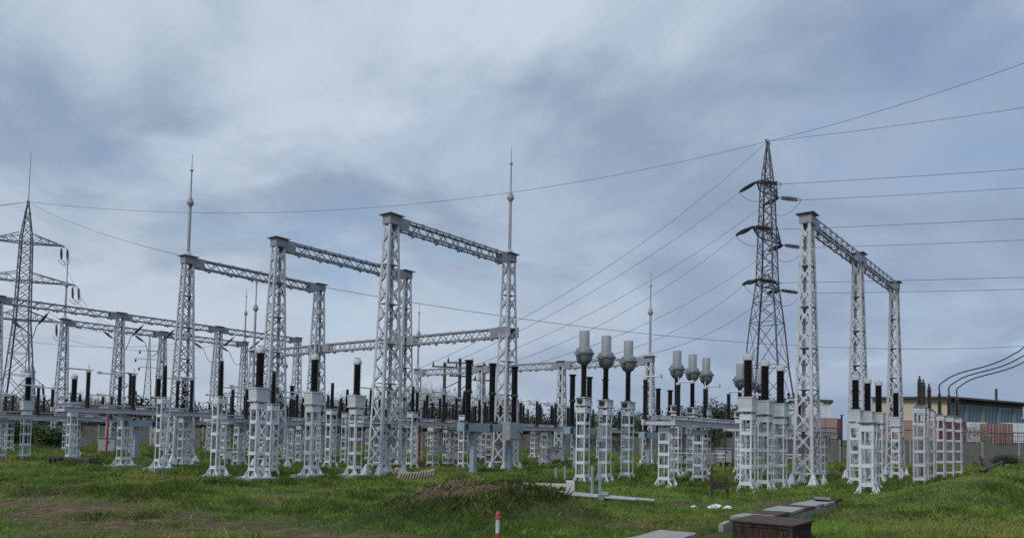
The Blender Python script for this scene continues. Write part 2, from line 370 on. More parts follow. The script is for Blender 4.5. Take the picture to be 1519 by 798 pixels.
# ------------------------------------------------------------------ grass: uncountable blades, one object
TR_U = (8.5, 20.6); TR_V = 5.72
def tr_v(u): return 5.06 + (u - 8.8) * 0.0555
def grass_zone(n, y0, y1, pw, hmin, hmax, wid):
    q = RNG.random(n); Y = (y0 ** (1 - pw) + q * (y1 ** (1 - pw) - y0 ** (1 - pw))) ** (1 / (1 - pw)) if pw != 1 else y0 * (y1 / y0) ** q
    X = (RNG.random(n) * 2 - 1) * (Y * 0.70 + 1.5)
    u = X * UX + Y * UY; v = X * VX + Y * VY
    keep = ~((u > TR_U[0]) & (u < TR_U[1]) & (np.abs(v - tr_v(u)) < 0.31))
    bx = np.hypot(X - 4.35, Y - 12.75) < 0.72; keep &= ~bx
    sm = soil_mask(X, Y); keep &= RNG.random(n) > sm * 0.94
    tuft = fbm(X, Y, 1.1, 41, 3); keep &= RNG.random(n) < np.clip(0.35 + (tuft - 0.33) * 4.2, 0.38, 1)
    X, Y, sm, tuft = X[keep], Y[keep], sm[keep], tuft[keep]; n = len(X)
    big = fbm(X, Y, 0.30, 51, 3); rank = np.clip((fbm(X, Y, 0.62, 61, 2) - 0.55) * 5, 0, 1)
    mh = mound_h(X, Y); rank = np.maximum(rank, np.clip(mh * 2.4, 0, 1) * np.clip((fbm(X, Y, 1.2, 66, 2) - 0.36) * 4, 0, 1) * (sm < .5))
    h = (hmin + (hmax - hmin) * RNG.random(n) ** 1.6) * (0.60 + 0.95 * tuft) * (1 + 1.1 * rank + 0.35 * np.clip(mh * 2.2, 0, 1)) * (1 - 0.55 * sm)
    a = RNG.random(n) * 6.283; ln = RNG.normal(0, 0.42, (n, 2)) * h[:, None]
    z = zf(X, Y) - 0.02; wd = wid * (0.6 + 0.8 * RNG.random(n)) * np.clip(Y / 16.0, 0.8, 6)
    ca, sa_ = np.cos(a) * wd / 2, np.sin(a) * wd / 2
    P0 = np.stack([X - ca, Y - sa_, z], 1); P1 = np.stack([X + ca, Y + sa_, z], 1)
    P2 = np.stack([X + ca * .6 + ln[:, 0] * .45, Y + sa_ * .6 + ln[:, 1] * .45, z + h * .62], 1)
    P3 = np.stack([X + ln[:, 0], Y + ln[:, 1], z + h], 1)
    Vv = np.stack([P0, P1, P2, P3], 1).reshape(-1, 3); Ff = np.arange(4 * n).reshape(-1, 4)
    g0 = np.array([0.078, 0.132, 0.025]); g1 = np.array([0.198, 0.300, 0.056]); yl = np.array([0.29, 0.275, 0.082]); st = np.array([0.26, 0.20, 0.11])
    k = np.clip(0.10 + (big - 0.35) * 1.5 + (fbm(X, Y, 2.6, 81, 3) - 0.45) * 2.2 + RNG.normal(0, 0.22, n), 0, 1)[:, None]
    c = g0 * (1 - k) + g1 * k
    yk = np.clip((fbm(X, Y, 0.42, 71, 3) - 0.50) * 3.0 + RNG.normal(0, 0.16, n), 0, 0.85)[:, None]; c = c * (1 - yk) + yl * yk
    dead = (RNG.random(n) < 0.030 + 0.30 * sm + 0.25 * np.exp(-((X - MX + 0.7) / 0.9) ** 2 - ((Y - MY + 0.35) / 0.55) ** 2))[:, None]
    dark = np.maximum(rank * 0.40, np.clip(mh * 2.6, 0, 1) * 0.60)[:, None] * (yk < 0.4); c = c * (1 - dark); c = np.where(dead, st * (0.55 + 0.6 * RNG.random((n, 1))), c)
    return Vv, Ff, np.repeat(np.concatenate([c, np.ones((n, 1))], 1), 4, axis=0)
# ------------------------------------------------------------------ perimeter wall, buildings and stacks beyond it
WY = 71.0
fw = thing('perimeter_fence', 'long grey concrete panel fence closing off the back of the yard', 'fence', (0, WY + 11.2, 0), R(-9.1))
px = -110.0; pitch = 3.25
mbp = MB(); mbp.box((0, 0, 1.05), (0.20, 0.24, 2.5)); first = None
mbw = MB()
for k in range(6): mbw.box((pitch / 2, 0, 0.05 + k * 0.36 + 0.17), (pitch - 0.206, 0.10 if k % 2 else 0.085, 0.352))
mbw.box((pitch / 2, 0, 2.225), (pitch - 0.206, 0.13, 0.06))
while px < 86:
    if first is None:
        first = (mbp.build('post', 'conc', fw, loc=(px, 0, 0)), mbw.build('wall_panel', 'fence', fw, loc=(px, 0, 0)))
    else:
        share('post', first[0], fw, (px, 0, RNG.uniform(-.04, .04))); share('wall_panel', first[1], fw, (px, 0, RNG.uniform(-.06, .03)), RNG.uniform(-.006, .006))
    px += pitch
# iron railing on the wall at the right
rl = MB(); WYR = 74.35
for k in range(15): rl.tube([(46.6 + k * .19, WYR, 2.1), (46.6 + k * .19, WYR, 3.05 + .12 * (k % 3))], 0.018, 5)
for z in (2.45, 2.9): rl.bar((46.5, WYR, z), (49.4, WYR, z), .03, .03)
tag(rl.build('iron_railing', 'dark'), 'dark spiked iron railing on top of the concrete wall at the right', 'railing')

def quad_wall(name, m, P, parent, thick=0.25):      # closed wall run through plan points with heights
    mb = MB()
    for (a, b) in zip(P[:-1], P[1:]):
        a2 = Vector(a[:2]); b2 = Vector(b[:2]); d = (b2 - a2).normalized(); n = Vector((-d.y, d.x)) * thick
        mb.hexa([(a[0], a[1], 0), (b[0], b[1], 0), (b[0] + n.x, b[1] + n.y, 0), (a[0] + n.x, a[1] + n.y, 0),
                 (a[0], a[1], a[2]), (b[0], b[1], b[2]), (b[0] + n.x, b[1] + n.y, b[2]), (a[0] + n.x, a[1] + n.y, a[2])])
    return mb.build(name, m, parent)
hall = thing('factory_hall', 'long factory hall with cream end wall and blue-green window band', 'building', (0, 0, 0))
C0, C1, C2 = Vector((47.3, 101.6)), Vector((56.2, 100.0)), Vector((92.0, 122.0))
quad_wall('end_wall', 'cream', [(C0.x, C0.y, 7.9), (C1.x, C1.y, 8.05)], hall)
d12 = (C2 - C1).normalized(); nrm = Vector((d12.y, -d12.x))
sw = MB(); hz_ = 8.05
def hp(s, z, o=0.0): p = C1 + d12 * s + nrm * o; return (p.x, p.y, z)
Ls = (C2 - C1).length
sw.prism([hp(0.26, 0), hp(Ls, 0), hp(Ls, 4.75), hp(0.26, 4.75)], (-nrm.x * .25, -nrm.y * .25, 0))
sw.prism([hp(0.26, 7.45), hp(Ls, 7.45), hp(Ls, hz_), hp(0.26, hz_)], (-nrm.x * .25, -nrm.y * .25, 0))
sw.build('long_wall', M['roof'], hall)
s = 0.3; k = 0
while s < Ls - 3.9:
    pil = MB(); pil.prism([hp(s, 4.752), hp(s + .62, 4.752), hp(s + .62, 7.448), hp(s, 7.448)], (-nrm.x * .28, -nrm.y * .28, 0)); pil.build('pier', 'cream' if k == 0 else 'conc', hall)
    wf = MB()
    for (a, b_, z0, z1) in ((s + .63, s + 4.1, 4.76, 4.86), (s + .63, s + 4.1, 7.34, 7.44)):
        wf.prism([hp(a, z0, -.08), hp(b_, z0, -.08), hp(b_, z1, -.08), hp(a, z1, -.08)], (-nrm.x * .1, -nrm.y * .1, 0))
    for q in (0, 1, 2, 3, 4):
        a = s + .64 + q * .84
        wf.prism([hp(a, 4.865, -.08), hp(a + .06, 4.865, -.08), hp(a + .06, 7.335, -.08), hp(a, 7.335, -.08)], (-nrm.x * .1, -nrm.y * .1, 0))
    wo = wf.build('window', 'blue', hall)
    gl = MB(); gl.prism([hp(s + .66, 4.87, -.13), hp(s + 4.05, 4.87, -.13), hp(s + 4.05, 7.33, -.13), hp(s + .66, 7.33, -.13)], (-nrm.x * .03, -nrm.y * .03, 0)); gl.build('pane', 'glass', wo)
    s += 4.12; k += 1
bk = nrm * -14
rf = MB(); e0 = C0 + Vector((-0.4, -0.5)); e1 = C1 + nrm * .6 + Vector((-0.2, -.4)); e2 = C2 + nrm * .6
rf.hexa([(e0.x, e0.y, 7.905), (e1.x, e1.y, 8.06), (e2.x, e2.y, 8.06), (e2.x + bk.x, e2.y + bk.y, 8.06), (e0.x, e0.y, 8.13), (e1.x, e1.y, 8.30), (e2.x, e2.y, 8.30), (e2.x + bk.x, e2.y + bk.y, 8.6)])
ro = rf.build('roof', 'roof', hall)
chp = MB(); cp = hp(14.6, 8.3, -1.2); chp.tube([(cp[0], cp[1], 8.1), (cp[0], cp[1], 10.1)], .16, 8); chp.build('vent_pipe', 'dark', ro)
back = MB(); back.box((80, 138, 3.9), (20, .3, 7.6)); back.build('rear_wall', 'cream', hall)

shed = thing('storage_shed', 'pale sheet-clad shed with flat dark roof edge behind the right gantry', 'building', (0, 0, 0))
quad_wall('wall', 'shed', [(33.2, 92.0, 6.9), (37.4, 91.0, 6.7), (40.0, 99, 6.6)], shed, .2)
mb = MB(); mb.hexa([(32.9, 91.7, 6.905), (37.6, 90.6, 6.705), (40.4, 99.2, 6.605), (33.2, 99, 6.9), (32.9, 91.7, 7.2), (37.6, 90.6, 7.0), (40.4, 99.2, 6.9), (33.2, 99, 7.2)]); mb.build('roof', 'roof', shed)
mb = MB()
for q in range(5): mb.box((33.5 + q * .85, 91.84 - q * .2, 3.6), (.06, .06, 6.2))
mb.build('cladding_rib', 'shed', shed)
for q in range(3):
    mb = MB(); mb.lathe([(.14, 0), (.14, .5), (.22, .52), (.22, .62), (.05, .75)], (33.4 + q * .6, 93.5, 7.2), 8); mb.build('roof_vent', 'dark', shed)

sil = thing('silo_tower', 'pale round-topped industrial tower far behind the left pylon', 'building', (-75.8, 121, 0))
mb = MB(); mb.lathe([(1.0, 0), (1.0, 10.6)], n=20); mb.build('shell', 'shed', sil, True)
mb = MB(); mb.lathe([(1.05, 10.602), (1.05, 10.8), (.8, 11.5), (.3, 11.9)], n=20); mb.build('cap', 'cap', sil, True)
cot = thing('cottage', 'small white gabled house in the distance behind the dome-headed transformers', 'house', (16.2, 150, 0), R(-6))
mb = MB(); mb.prism([(-1.6, -1.5, 0), (1.6, -1.5, 0), (1.6, -1.5, 5.6), (0, -1.5, 6.8), (-1.6, -1.5, 5.6)], (0, 6, 0)); mb.build('wall', 'offwhite', cot)
mb = MB()
for sgn in (-1, 1): mb.hexa([(0, -1.8, 6.84), (sgn * 2.0, -1.8, 5.34), (sgn * 2.0, 4.8, 5.34), (0, 4.8, 6.84), (0, -1.8, 7.0), (sgn * 2.0, -1.8, 5.5), (sgn * 2.0, 4.8, 5.5), (0, 4.8, 7.0)])
mb.build('roof', 'roof', cot)
mb = MB(); mb.box((0, -1.53, 4.5), (1.1, .05, 1.3)); mb.build('window', 'dark', cot)
def longhouse(x0, x1, y, h, label):
    b_ = thing('warehouse', label, 'building', ((x0 + x1) / 2, y, 0)); L_ = x1 - x0
    mb = MB(); mb.box((0, 0, h / 2), (L_, 8, h)); mb.build('wall', 'shed', b_)
    mb = MB(); mb.prism([(-L_ / 2 - .3, -4.4, h + .004), (-L_ / 2 - .3, 4.4, h + .004), (-L_ / 2 - .3, 0, h + 1.3)], (L_ + .6, 0, 0)); mb.build('roof', 'roof', b_)
    for q in range(int(L_ // 3)):
        mb = MB(); mb.box((-L_ / 2 + 1.6 + q * 3, -4.03, h * .62), (1.3, .05, h * .3)); mb.build('window', 'glass', b_)
longhouse(19, 34, 128, 4.0, 'low pale warehouse far off behind the middle dome-headed transformers')
longhouse(-46, -30, 120, 3.4, 'low pale warehouse far off beyond the left part of the fence')

# packs of bricks stacked beyond the wall
def pack(x, y, nx_, nz, m1, label, wrapm='wrap', sx=1.15, sz=1.02, dep=1.1, full=False):
    o = thing('brick_stack', label, 'brick stack', (x, y, 0), RNG.uniform(-.05, .05))
    for i in range(nx_):
        for k in range(nz):
            mb = MB(); mb.box((i * (sx + .06), 0, .12 + k * (sz + .12) + sz / 2), (sx, dep, sz)); q = mb.build('brick_pack', 'tarp' if full else m1, o)
            if not full:
                wb = MB()
                for a in (-.36, .02, .38): wb.box((i * (sx + .06) + a * sx, 0, .12 + k * (sz + .12) + sz / 2), (.11, dep + .02, sz + .02))
                wb.build('strap', wrapm, q)
            pl = MB(); pl.box((i * (sx + .06), 0, .06 + k * (sz + .12)), (sx, dep, .11)); pl.build('pallet', 'wood', q)
BG = None
pack(31.2, 82, 3, 4, 'brick', 'pinkish brick packs stacked beyond the wall beside the near right gantry column', 'brick')
pack(34.8, 83.5, 1, 4, 'wrap', 'dark purple-wrapped brick stack beyond the wall left of the cream hall')
pack(40.2, 84, 3, 4, 'brick', 'pinkish brick packs seen through the middle right gantry column', 'brick')
pack(44.2, 85, 2, 4, 'brick', 'pinkish brick packs behind the near trio of cable sealing ends', 'brick')
pack(46.9, 83.5, 2, 4, 'wrap', 'purple-wrapped brick stack behind the far trio of cable sealing ends')
pack(50.4, 86, 2, 4, 'brick', 'white-wrapped pallet row under the factory windows beyond the wall', full=True, sx=1.3, sz=1.02)
pack(48.2, 78.5, 3, 4, 'brick', 'tan and purple brick packs behind the iron railing', sx=.86, sz=.93)
pack(51.3, 79.5, 2, 2, 'wrap', 'low purple brick stack at the right edge beyond the wall')
pack(55.2, 86, 3, 4, 'brick', 'white-wrapped pallet stack at the far right beyond the wall', full=True)

# parked vans beyond the wall
def van(x, y, rz, m, label):
    o = thing('parked_van', label, 'van', (x, y, 0), rz)
    mb = MB(); mb.prism([(-2.2, -.85, .45), (2.3, -.85, .45), (2.3, -.85, 1.0), (1.7, -.85, 1.25), (1.05, -.85, 2.25), (-2.2, -.85, 2.35)], (0, 1.7, 0)); mb.build('body', m, o)
    for sx_ in (-1.4, 1.5):
        for sy in (-.86, .66):
            q = MB(); q.lathe([(.33, 0), (.33, .2)], (sx_, sy, .33), 14, (0, 1, 0)); q.build('wheel', 'dark', o)
    q = MB(); q.prism([(1.10, -.87, 1.35), (1.6, -.87, 1.35), (1.05, -.87, 2.1), (.5, -.87, 2.1), (.5, -.87, 1.35)], (0, .03, 0)); q.build('side_window', 'glass', o)
    q = MB(); q.box((-.9, -.87, 1.75), (1.5, .03, .6)); q.build('side_window', 'glass', o)
van(4.2, 105, R(4), 'offwhite', 'white van parked beyond the wall, seen below the far disconnector')
van(-3.0, 106, R(-5), 'red', 'red van parked beyond the wall behind the right column of the front portal')

# ------------------------------------------------------------------ trees and shrubs
def limbs(mb, p, d, L_, r, depth, rng, tips, spread=0.55, up=0.12, n=5):
    pts = [p]; rs = [r]; q = Vector(p); dd = Vector(d)
    for k in range(3):
        dd = (dd + Vector((rng.gauss(0, .12), rng.gauss(0, .12), rng.gauss(0, .08) + up * .4))).normalized()
        q = q + dd * (L_ / 3); pts.append(q.copy()); rs.append(max(r * (1 - .28 * (k + 1)), .008))
    mb.tube(pts, rs, n if depth > 1 else 3, False)
    if depth == 0: tips.append((q.copy(), dd.copy())); return
    for k in range(rng.choice((2, 3, 3))):
        a = Vector((rng.gauss(0, spread), rng.gauss(0, spread), rng.gauss(up, spread * .6)))
        limbs(mb, pts[rng.choice((2, 3, 3))], (dd + a).normalized(), L_ * rng.uniform(.6, .82), rs[-1] * .8, depth - 1, rng, tips, spread, up, n)
def leaf_mesh(mb, pts, n, size, rad, rng):
    for p, d in pts:
        for k in range(n):
            c = p + Vector((rng.gauss(0, rad), rng.gauss(0, rad), rng.gauss(0, rad * .8)))
            a = Vector((rng.gauss(0, 1), rng.gauss(0, 1), rng.gauss(0, 1))).normalized() * size * rng.uniform(.6, 1.3)
            b_ = a.cross(Vector((rng.gauss(0, 1), rng.gauss(0, 1), rng.gauss(0, 1)))).normalized() * size * rng.uniform(.4, .8)
            mb.poly([c - a, c + b_, c + a, c - b_])
def tree(name, label, loc, h, seed, leaf, n_leaf, size, rad, stems=1, spread=.55, depth=4, cat='tree', group=None, trunk_m='bark', crown_part='crown', wide=.25):
    rng = random.Random(seed); o = thing(name, label, cat, loc, rng.uniform(0, 6), group)
    tb = MB(); tips = []; tw = MB()
    for s_ in range(stems):
        b0 = Vector((rng.gauss(0, wide * .5), rng.gauss(0, wide * .5), -.1)); lean = Vector((rng.gauss(0, wide), rng.gauss(0, wide), 1)).normalized()
        L0 = h * (.34 if stems == 1 else .26); m = b0 + lean * L0; r0 = h * .018 / stems ** .4
        tb.tube([b0, b0 + lean * L0 * .5, m], [r0 * 1.3, r0, r0 * .85], 7, False)
        for k in range(4): limbs(tw, m - lean * L0 * .12 * k, (lean + Vector((rng.gauss(0, spread), rng.gauss(0, spread), .25))).normalized(), h * .27, r0 * .6, depth - 1, rng, tips, spread)
    tb.build('trunk' if stems == 1 else 'stem', trunk_m, o)
    br = tw.build('branches', 'twig' if leaf is None or n_leaf < 4 else trunk_m, o)
    if leaf:
        lb = MB(); leaf_mesh(lb, tips, n_leaf, size, rad, rng); lb.build(crown_part, leaf, o)
    return o
TB = [ # x, y, height, kind, label
    (-70.5, 80, 6.2, 'ev', 'dark bushy evergreen at the left end behind the wall'), (-62.0, 82, 6.6, 'ev', 'dark bushy evergreen behind the left pylon'),
    (-55.5, 79, 5.6, 'ev', 'dark bushy evergreen just right of the left pylon'), (-50.0, 80, 4.6, 'br', 'bare pale-twigged tree between the left pylon and the lightning-rod column'),
    (-46.0, 82, 5.0, 'br', 'bare pale-twigged tree left of the lightning-rod column'), (-43.0, 80, 4.6, 'br', 'bare pale-twigged tree right of the lightning-rod column'),
    (-33.0, 90, 4.0, 'ol', 'low olive tree behind the left row of breakers'), (-24.5, 88, 4.4, 'ol', 'low olive tree behind the second portal'),
    (-17.0, 82, 5.2, 'ol', 'olive tree behind the tall middle instrument transformer'), (-13.5, 80, 5.4, 'br', 'bare pale-twigged tree behind the front portal column'),
    (-10.5, 82, 6.3, 'br', 'bare pale-twigged tree left of the wooden line poles'), (-8.6, 84, 6.6, 'br', 'bare pale-twigged tree at the left wooden pole'),
    (-5.6, 83, 6.2, 'br', 'bare pale-twigged tree between the wooden poles'), (-2.4, 82, 5.6, 'ol', 'olive tree right of the wooden poles'),
    (0.8, 86, 4.8, 'br', 'bare pale-twigged tree behind the right column of the front portal'), (5.2, 88, 4.8, 'ol', 'low olive tree beyond the far gantry'),
    (8.8, 92, 4.6, 'br', 'bare pale-twigged tree behind the near dome-headed transformer'), (13.6, 92, 4.9, 'ol', 'olive tree behind the third dome-headed transformer'),
    (17.6, 90, 5.0, 'br', 'bare pale-twigged tree left of the dark evergreen at the right pylon'), (21.2, 82, 6.6, 'ev', 'dark evergreen standing left of the right pylon'),
    (23.8, 84, 7.0, 'ev', 'tall dark evergreen right behind the right pylon'), (26.6, 83, 6.8, 'ol', 'olive tree behind the right instrument transformer trio'),
    (29.8, 86, 5.6, 'br', 'bare pale-twigged tree left of the near right gantry column')]
for i, (x, y, h, k, lab) in enumerate(TB):
    q_ = 1.14 if x < 19 else 1.02; x *= q_; y *= q_; h = h * q_ * (1.0 if x > 19 else 1.22)
    if k == 'ev': tree('evergreen_tree', lab, (x, y, 0), h, 100 + i, 'leafd', 20, .11, .34, stems=3, spread=.75, depth=4)
    elif k == 'br': tree('bare_tree', lab, (x, y, 0), h, 100 + i, 'leafo', 1, .05, .2, stems=4, spread=.5, depth=5, wide=.35)
    else: tree('olive_tree', lab, (x, y, 0), h, 100 + i, 'leafo', 8, .08, .3, stems=2, spread=.65, depth=5)
hedge = []
for k in range(3):
    hedge.append(tree('hedge_shrub', 'dark hedge shrub in the line of shrubs right behind the concrete wall', (0, 0, 0), 3.6, 400 + k, 'leafd' if k != 1 else 'leafo', 22, .12, .36, stems=5, spread=.85, depth=3, cat='shrub', group='line of dark shrubs behind the wall', wide=.9))
hx_ = -96.0; k = 0
while hx_ < 27:
    o = hedge[k] if k < 3 else copy_tree(hedge[k % 3])
    yy = WY + 11.2 + math.tan(R(-9.1)) * hx_ + 3.2 + RNG.uniform(-.6, .8)
    o.location = (hx_, yy, .1); o.rotation_euler = (0, 0, RNG.uniform(0, 6)); q_ = RNG.uniform(.82, 1.15) * (1.0 if hx_ < 0 else .85); o.scale = (q_ * 1.5, q_ * 1.5, q_ * 1.75)
    hx_ += RNG.uniform(2.0, 3.1); k += 1
tree('bare_shrub', 'small bare bush behind the wall beside the white-wrapped pallets', (45.0, 76.6, 0), 4.6, 301, 'leafd', 2, .06, .2, stems=5, spread=.5, depth=4, cat='shrub')
tree('green_shrub', 'small green shrub growing at the foot of the concrete wall, far right', (46.6, 73.2, 0), 1.25, 302, 'leafd', 26, .07, .22, stems=5, spread=.9, depth=3, cat='shrub', wide=.6)
for i, (x, y, h, lab) in enumerate([(-40.6, 61.5, 1.5, 'green bramble bush on the grassy hump, left one'), (-38.4, 61.2, 1.8, 'green bramble bush on the grassy hump, middle and tallest'),
                                    (-36.4, 61.4, 1.4, 'green bramble bush on the grassy hump, right one')]):
    tree('bramble_bush', lab, (x, y, zs(x, y) - .1), h, 320 + i, 'leafg', 26, .09, .3, stems=6, spread=1.0, depth=3, cat='shrub', wide=.9, group='brambles on the grassy hump')
# ------------------------------------------------------------------ lattice gantries
def lattice_column(h, base, top, foot=True, cap=True):
    """tapered four-legged lattice column with X straps, ring plates and bell-shaped feet; u is the long side of the base"""
    mb = MB(); (bu, bv), (tu, tv) = base, top; hb = h - (.42 if cap else 0)
    def wd(z): k = z / hb; return (bu + (tu - bu) * k, bv + (tv - bv) * k)
    def cn(sx, sy, z): a, b = wd(z); return Vector((sx * a / 2, sy * b / 2, z))
    sg = [(-1, -1), (1, -1), (1, 1), (-1, 1)]
    for sx, sy in sg: mb.angle(cn(sx, sy, 0.02), cn(sx, sy, hb), .112, .014, (-sx, 0, 0), (0, -sy, 0))
    zs_ = [0.45]
    npn = 2 * int(round((hb - .5) / 1.76)); zs_ = [.45 + (hb - .5) * k / npn for k in range(npn + 1)]
    for i, (z0, z1) in enumerate(zip(zs_[:-1], zs_[1:])):
        for k in range(4):
            s0, s1 = sg[k], sg[(k + 1) % 4]; nn = Vector((s0[0] + s1[0], s0[1] + s1[1], 0)).normalized() * .016
            p00, p10, p01, p11 = cn(*s0, z0), cn(*s1, z0), cn(*s0, z1), cn(*s1, z1)
            sw_ = .066
            mb.bar(p00 - nn * 1.2, p11 - nn * 1.2, sw_, .010, nn); mb.bar(p10 - nn * 2.2, p01 - nn * 2.2, sw_, .010, nn)
            c = (p00 + p11 + p10 + p01) / 4 - nn * .25; e = (p10 - p00).normalized(); gsz = .11
            mb.prism([c - e * gsz, c - Vector((0, 0, gsz)), c + e * gsz, c + Vector((0, 0, gsz))], nn * .5)
            for (p, q) in ((p00, e), (p10, -e)):
                p = p - nn * .35
                mb.prism([p + Vector((0, 0, -.13)), p + q * .17, p + Vector((0, 0, .13))], nn * .5)
    for z in [.45] + [zs_[j] for j in range(2, len(zs_) - 1, 2)]:
        a, b = wd(z)
        if z < 1:
            for k in range(4): s0, s1 = sg[k], sg[(k + 1) % 4]; mb.bar(cn(*s0, z), cn(*s1, z), .075, .05, (0, 0, 1))
        else: mb.box((0, 0, z), (a * .96, b * .96, .018))
    if foot:
        for sx, sy in sg:
            c = cn(sx, sy, 0); mb.taper((c.x, c.y, .025), (.40, .34), (.09, .09), .42); mb.box((c.x, c.y, -.06), (.46, .42, .16))
    return mb
def cap_plate(w_=(.62, .50)):
    mb = MB(); mb.box((0, 0, 0.19), (w_[0], w_[1], .40)); mb.box((0, 0, .405), (w_[0] + .26, w_[1] + .26, .03)); return mb
def truss_beam(L_, hh=.52, ww=.42, plate=.55):
    """box truss from x = 0 to L_, its top at z = 0"""
    mb = MB()
    for sy in (-1, 1):
        for z, iz in ((0, -1), (-hh, 1)):
            mb.angle((0, sy * ww / 2, z), (L_, sy * ww / 2, z), .085, .012, (0, -sy, 0), (0, 0, iz))
        for x in (plate / 2 + .01, L_ - plate / 2 - .01): mb.box((x, sy * (ww / 2 + .006), -hh / 2), (plate, .012, hh + .02))
    n = max(2, int(round((L_ - 2 * plate) / .46))); d = (L_ - 2 * plate) / n
    for i in range(n):
        x0 = plate + i * d; x1 = x0 + d; a, b_ = (-hh + .03, -.03) if i % 2 else (-.03, -hh + .03)
        for sy in (-1, 1):
            mb.bar((x0, sy * (ww / 2 - .02), a), (x1, sy * (ww / 2 - .02), b_), .055, .012, (0, 1, 0))
            mb.box((x1, sy * (ww / 2 - .006), b_), (.16, .01, .12))
        s_ = 1 if i % 2 else -1
        mb.bar((x0, -s_ * (ww / 2 - .03), -hh + .02), (x1, s_ * (ww / 2 - .03), -hh + .02), .05, .01); mb.bar((x0, -s_ * (ww / 2 - .03), -.02), (x1, s_ * (ww / 2 - .03), -.02), .05, .01)
    return mb
def add_lugs(mb, L_, hh=.52, ww=.42, step=1.35):
    k = max(1, int(L_ / step))
    for i in range(k):
        x = (i + .5) * L_ / k
        mb.box((x, -.12, -hh - .055), (.16, .10, .10)); mb.box((x + .34, .12, -hh - .055), (.12, .10, .10))
    return mb
def rod_mesh(k=1.0):
    mb = MB()
    mb.lathe([(.30, 0), (.24, .06), (.085, .26), (.078, 2.75 * k), (.075, 2.76 * k), (.19, 2.95 * k), (.19, 3.0 * k), (.045, 3.35 * k), (.040, 4.75 * k), (.085, 4.79 * k), (.085, 4.86 * k), (.022, 4.92 * k), (.014, 5.75 * k)], n=12)
    return mb
HU = 11.35
colm = lattice_column(HU, (1.28, .86), (.56, .42)); capm = cap_plate()
P_col = P_cap = P_rod = None
def add_column(parent, loc, rod=False, low=False, rodk=1.0):
    global P_col, P_cap, P_rod
    if low:
        if not hasattr(add_column, 'lc'):
            add_column.lc = lattice_column(7.45, (.86, .70), (.46, .40)).build('column', 'lattice', parent, loc=loc)
            add_column.lcap = cap_plate((.50, .44)).build('cap_plate', 'galv', add_column.lc, loc=(0, 0, 7.03)); c = add_column.lc
        else: c = share('column', add_column.lc, parent, loc); share('cap_plate', add_column.lcap, c, (0, 0, 7.03))
        zt = 7.45
    else:
        if P_col is None:
            P_col = colm.build('column', 'lattice', parent, loc=loc); P_cap = capm.build('cap_plate', 'galv', P_col, loc=(0, 0, HU - .42)); c = P_col
        else: c = share('column', P_col, parent, loc); share('cap_plate', P_cap, c, (0, 0, HU - .42))
        zt = HU
    if rod: rod_mesh(rodk).build('lightning_rod', 'galv', parent, True, loc=(loc[0], loc[1], zt + .0))
def add_beam(parent, x0, x1, z, y=0.0, rz=0.0):
    L_ = x1 - x0; add_lugs(truss_beam(L_), L_).build('beam', 'galv', parent, loc=(x0, y, z), rz=rz)
def portal(name, label, u0, v, cols, rods=(), low=False, group=None):
    o = thing(name, label, 'gantry', g(u0, v), RG, group); h = 7.45 if low else HU
    for i, x in enumerate(cols): add_column(o, (x, 0, 0), rod=(i in rods), low=low)
    hw = .26 if low else .32
    for a, b_ in zip(cols[:-1], cols[1:]): add_beam(o, a + hw, b_ - hw, h - .06)
    return o
portal('portal_gantry', 'tall white lattice portal nearest in the middle, lightning rod on its right column', 23.3, 24.9, [0, 8.45], rods=(1,))
portal('portal_gantry', 'tall white lattice portal without a rod, second of the three parallel middle portals', 22.95, 32.6, [0, 8.8])
portal('portal_gantry', 'tall white lattice portal with a lightning rod on its left column, leftmost of three', 22.5, 40.2, [0, 9.0], rods=(0,))
portal('portal_gantry', 'tall three-column lattice gantry at the right in front of the cream hall', 33.1, 10.0, [0, 8.25, 16.6])
# far gantries on the left
portal('busbar_gantry', 'long lattice gantry running in from the left edge, nearer of two', 21.4, 64.1, [0, 8.85, 17.7, 26.4])
portal('busbar_gantry', 'lattice gantry at the left with lightning rods on both end columns', 29.3, 72.2, [0, 8.9, 17.8], rods=(0, 2))
# low beams carried between the right columns of the three portals
cb_ = thing('crossbeam_run', 'long low lattice crossbeam linking the right columns of the three middle portals', 'gantry beam', g(31.72, 24.9), RG + R(90))
for a, b_ in ((.45, 7.25), (8.15, 14.85), (15.75, 22.2)):
    add_beam(cb_, a, b_, 7.45)
for a in (0.0, 7.7, 15.3):
    mb = MB()
    for sy in (-1, 1): mb.box((a, sy * .36, 7.19), (.92, .03, .55))
    mb.build('clamp_plate', 'galv', cb_)
add_column(cb_, (22.55, 0, 0), rod=True, low=True)
# far gantry
fg = thing('busbar_gantry', 'far low lattice gantry across the back with slim rods at both its end columns', 'gantry', g(47.2, 24.7), RG + R(90))
for i, x in enumerate((0, 7.2, 14.9, 22.0)): add_column(fg, (x, 0, 0), rod=i in (0, 3), low=True)
for a, b_ in ((0, 7.2), (7.2, 14.9), (14.9, 22.0)): add_beam(fg, a + .26, b_ - .26, 7.39)

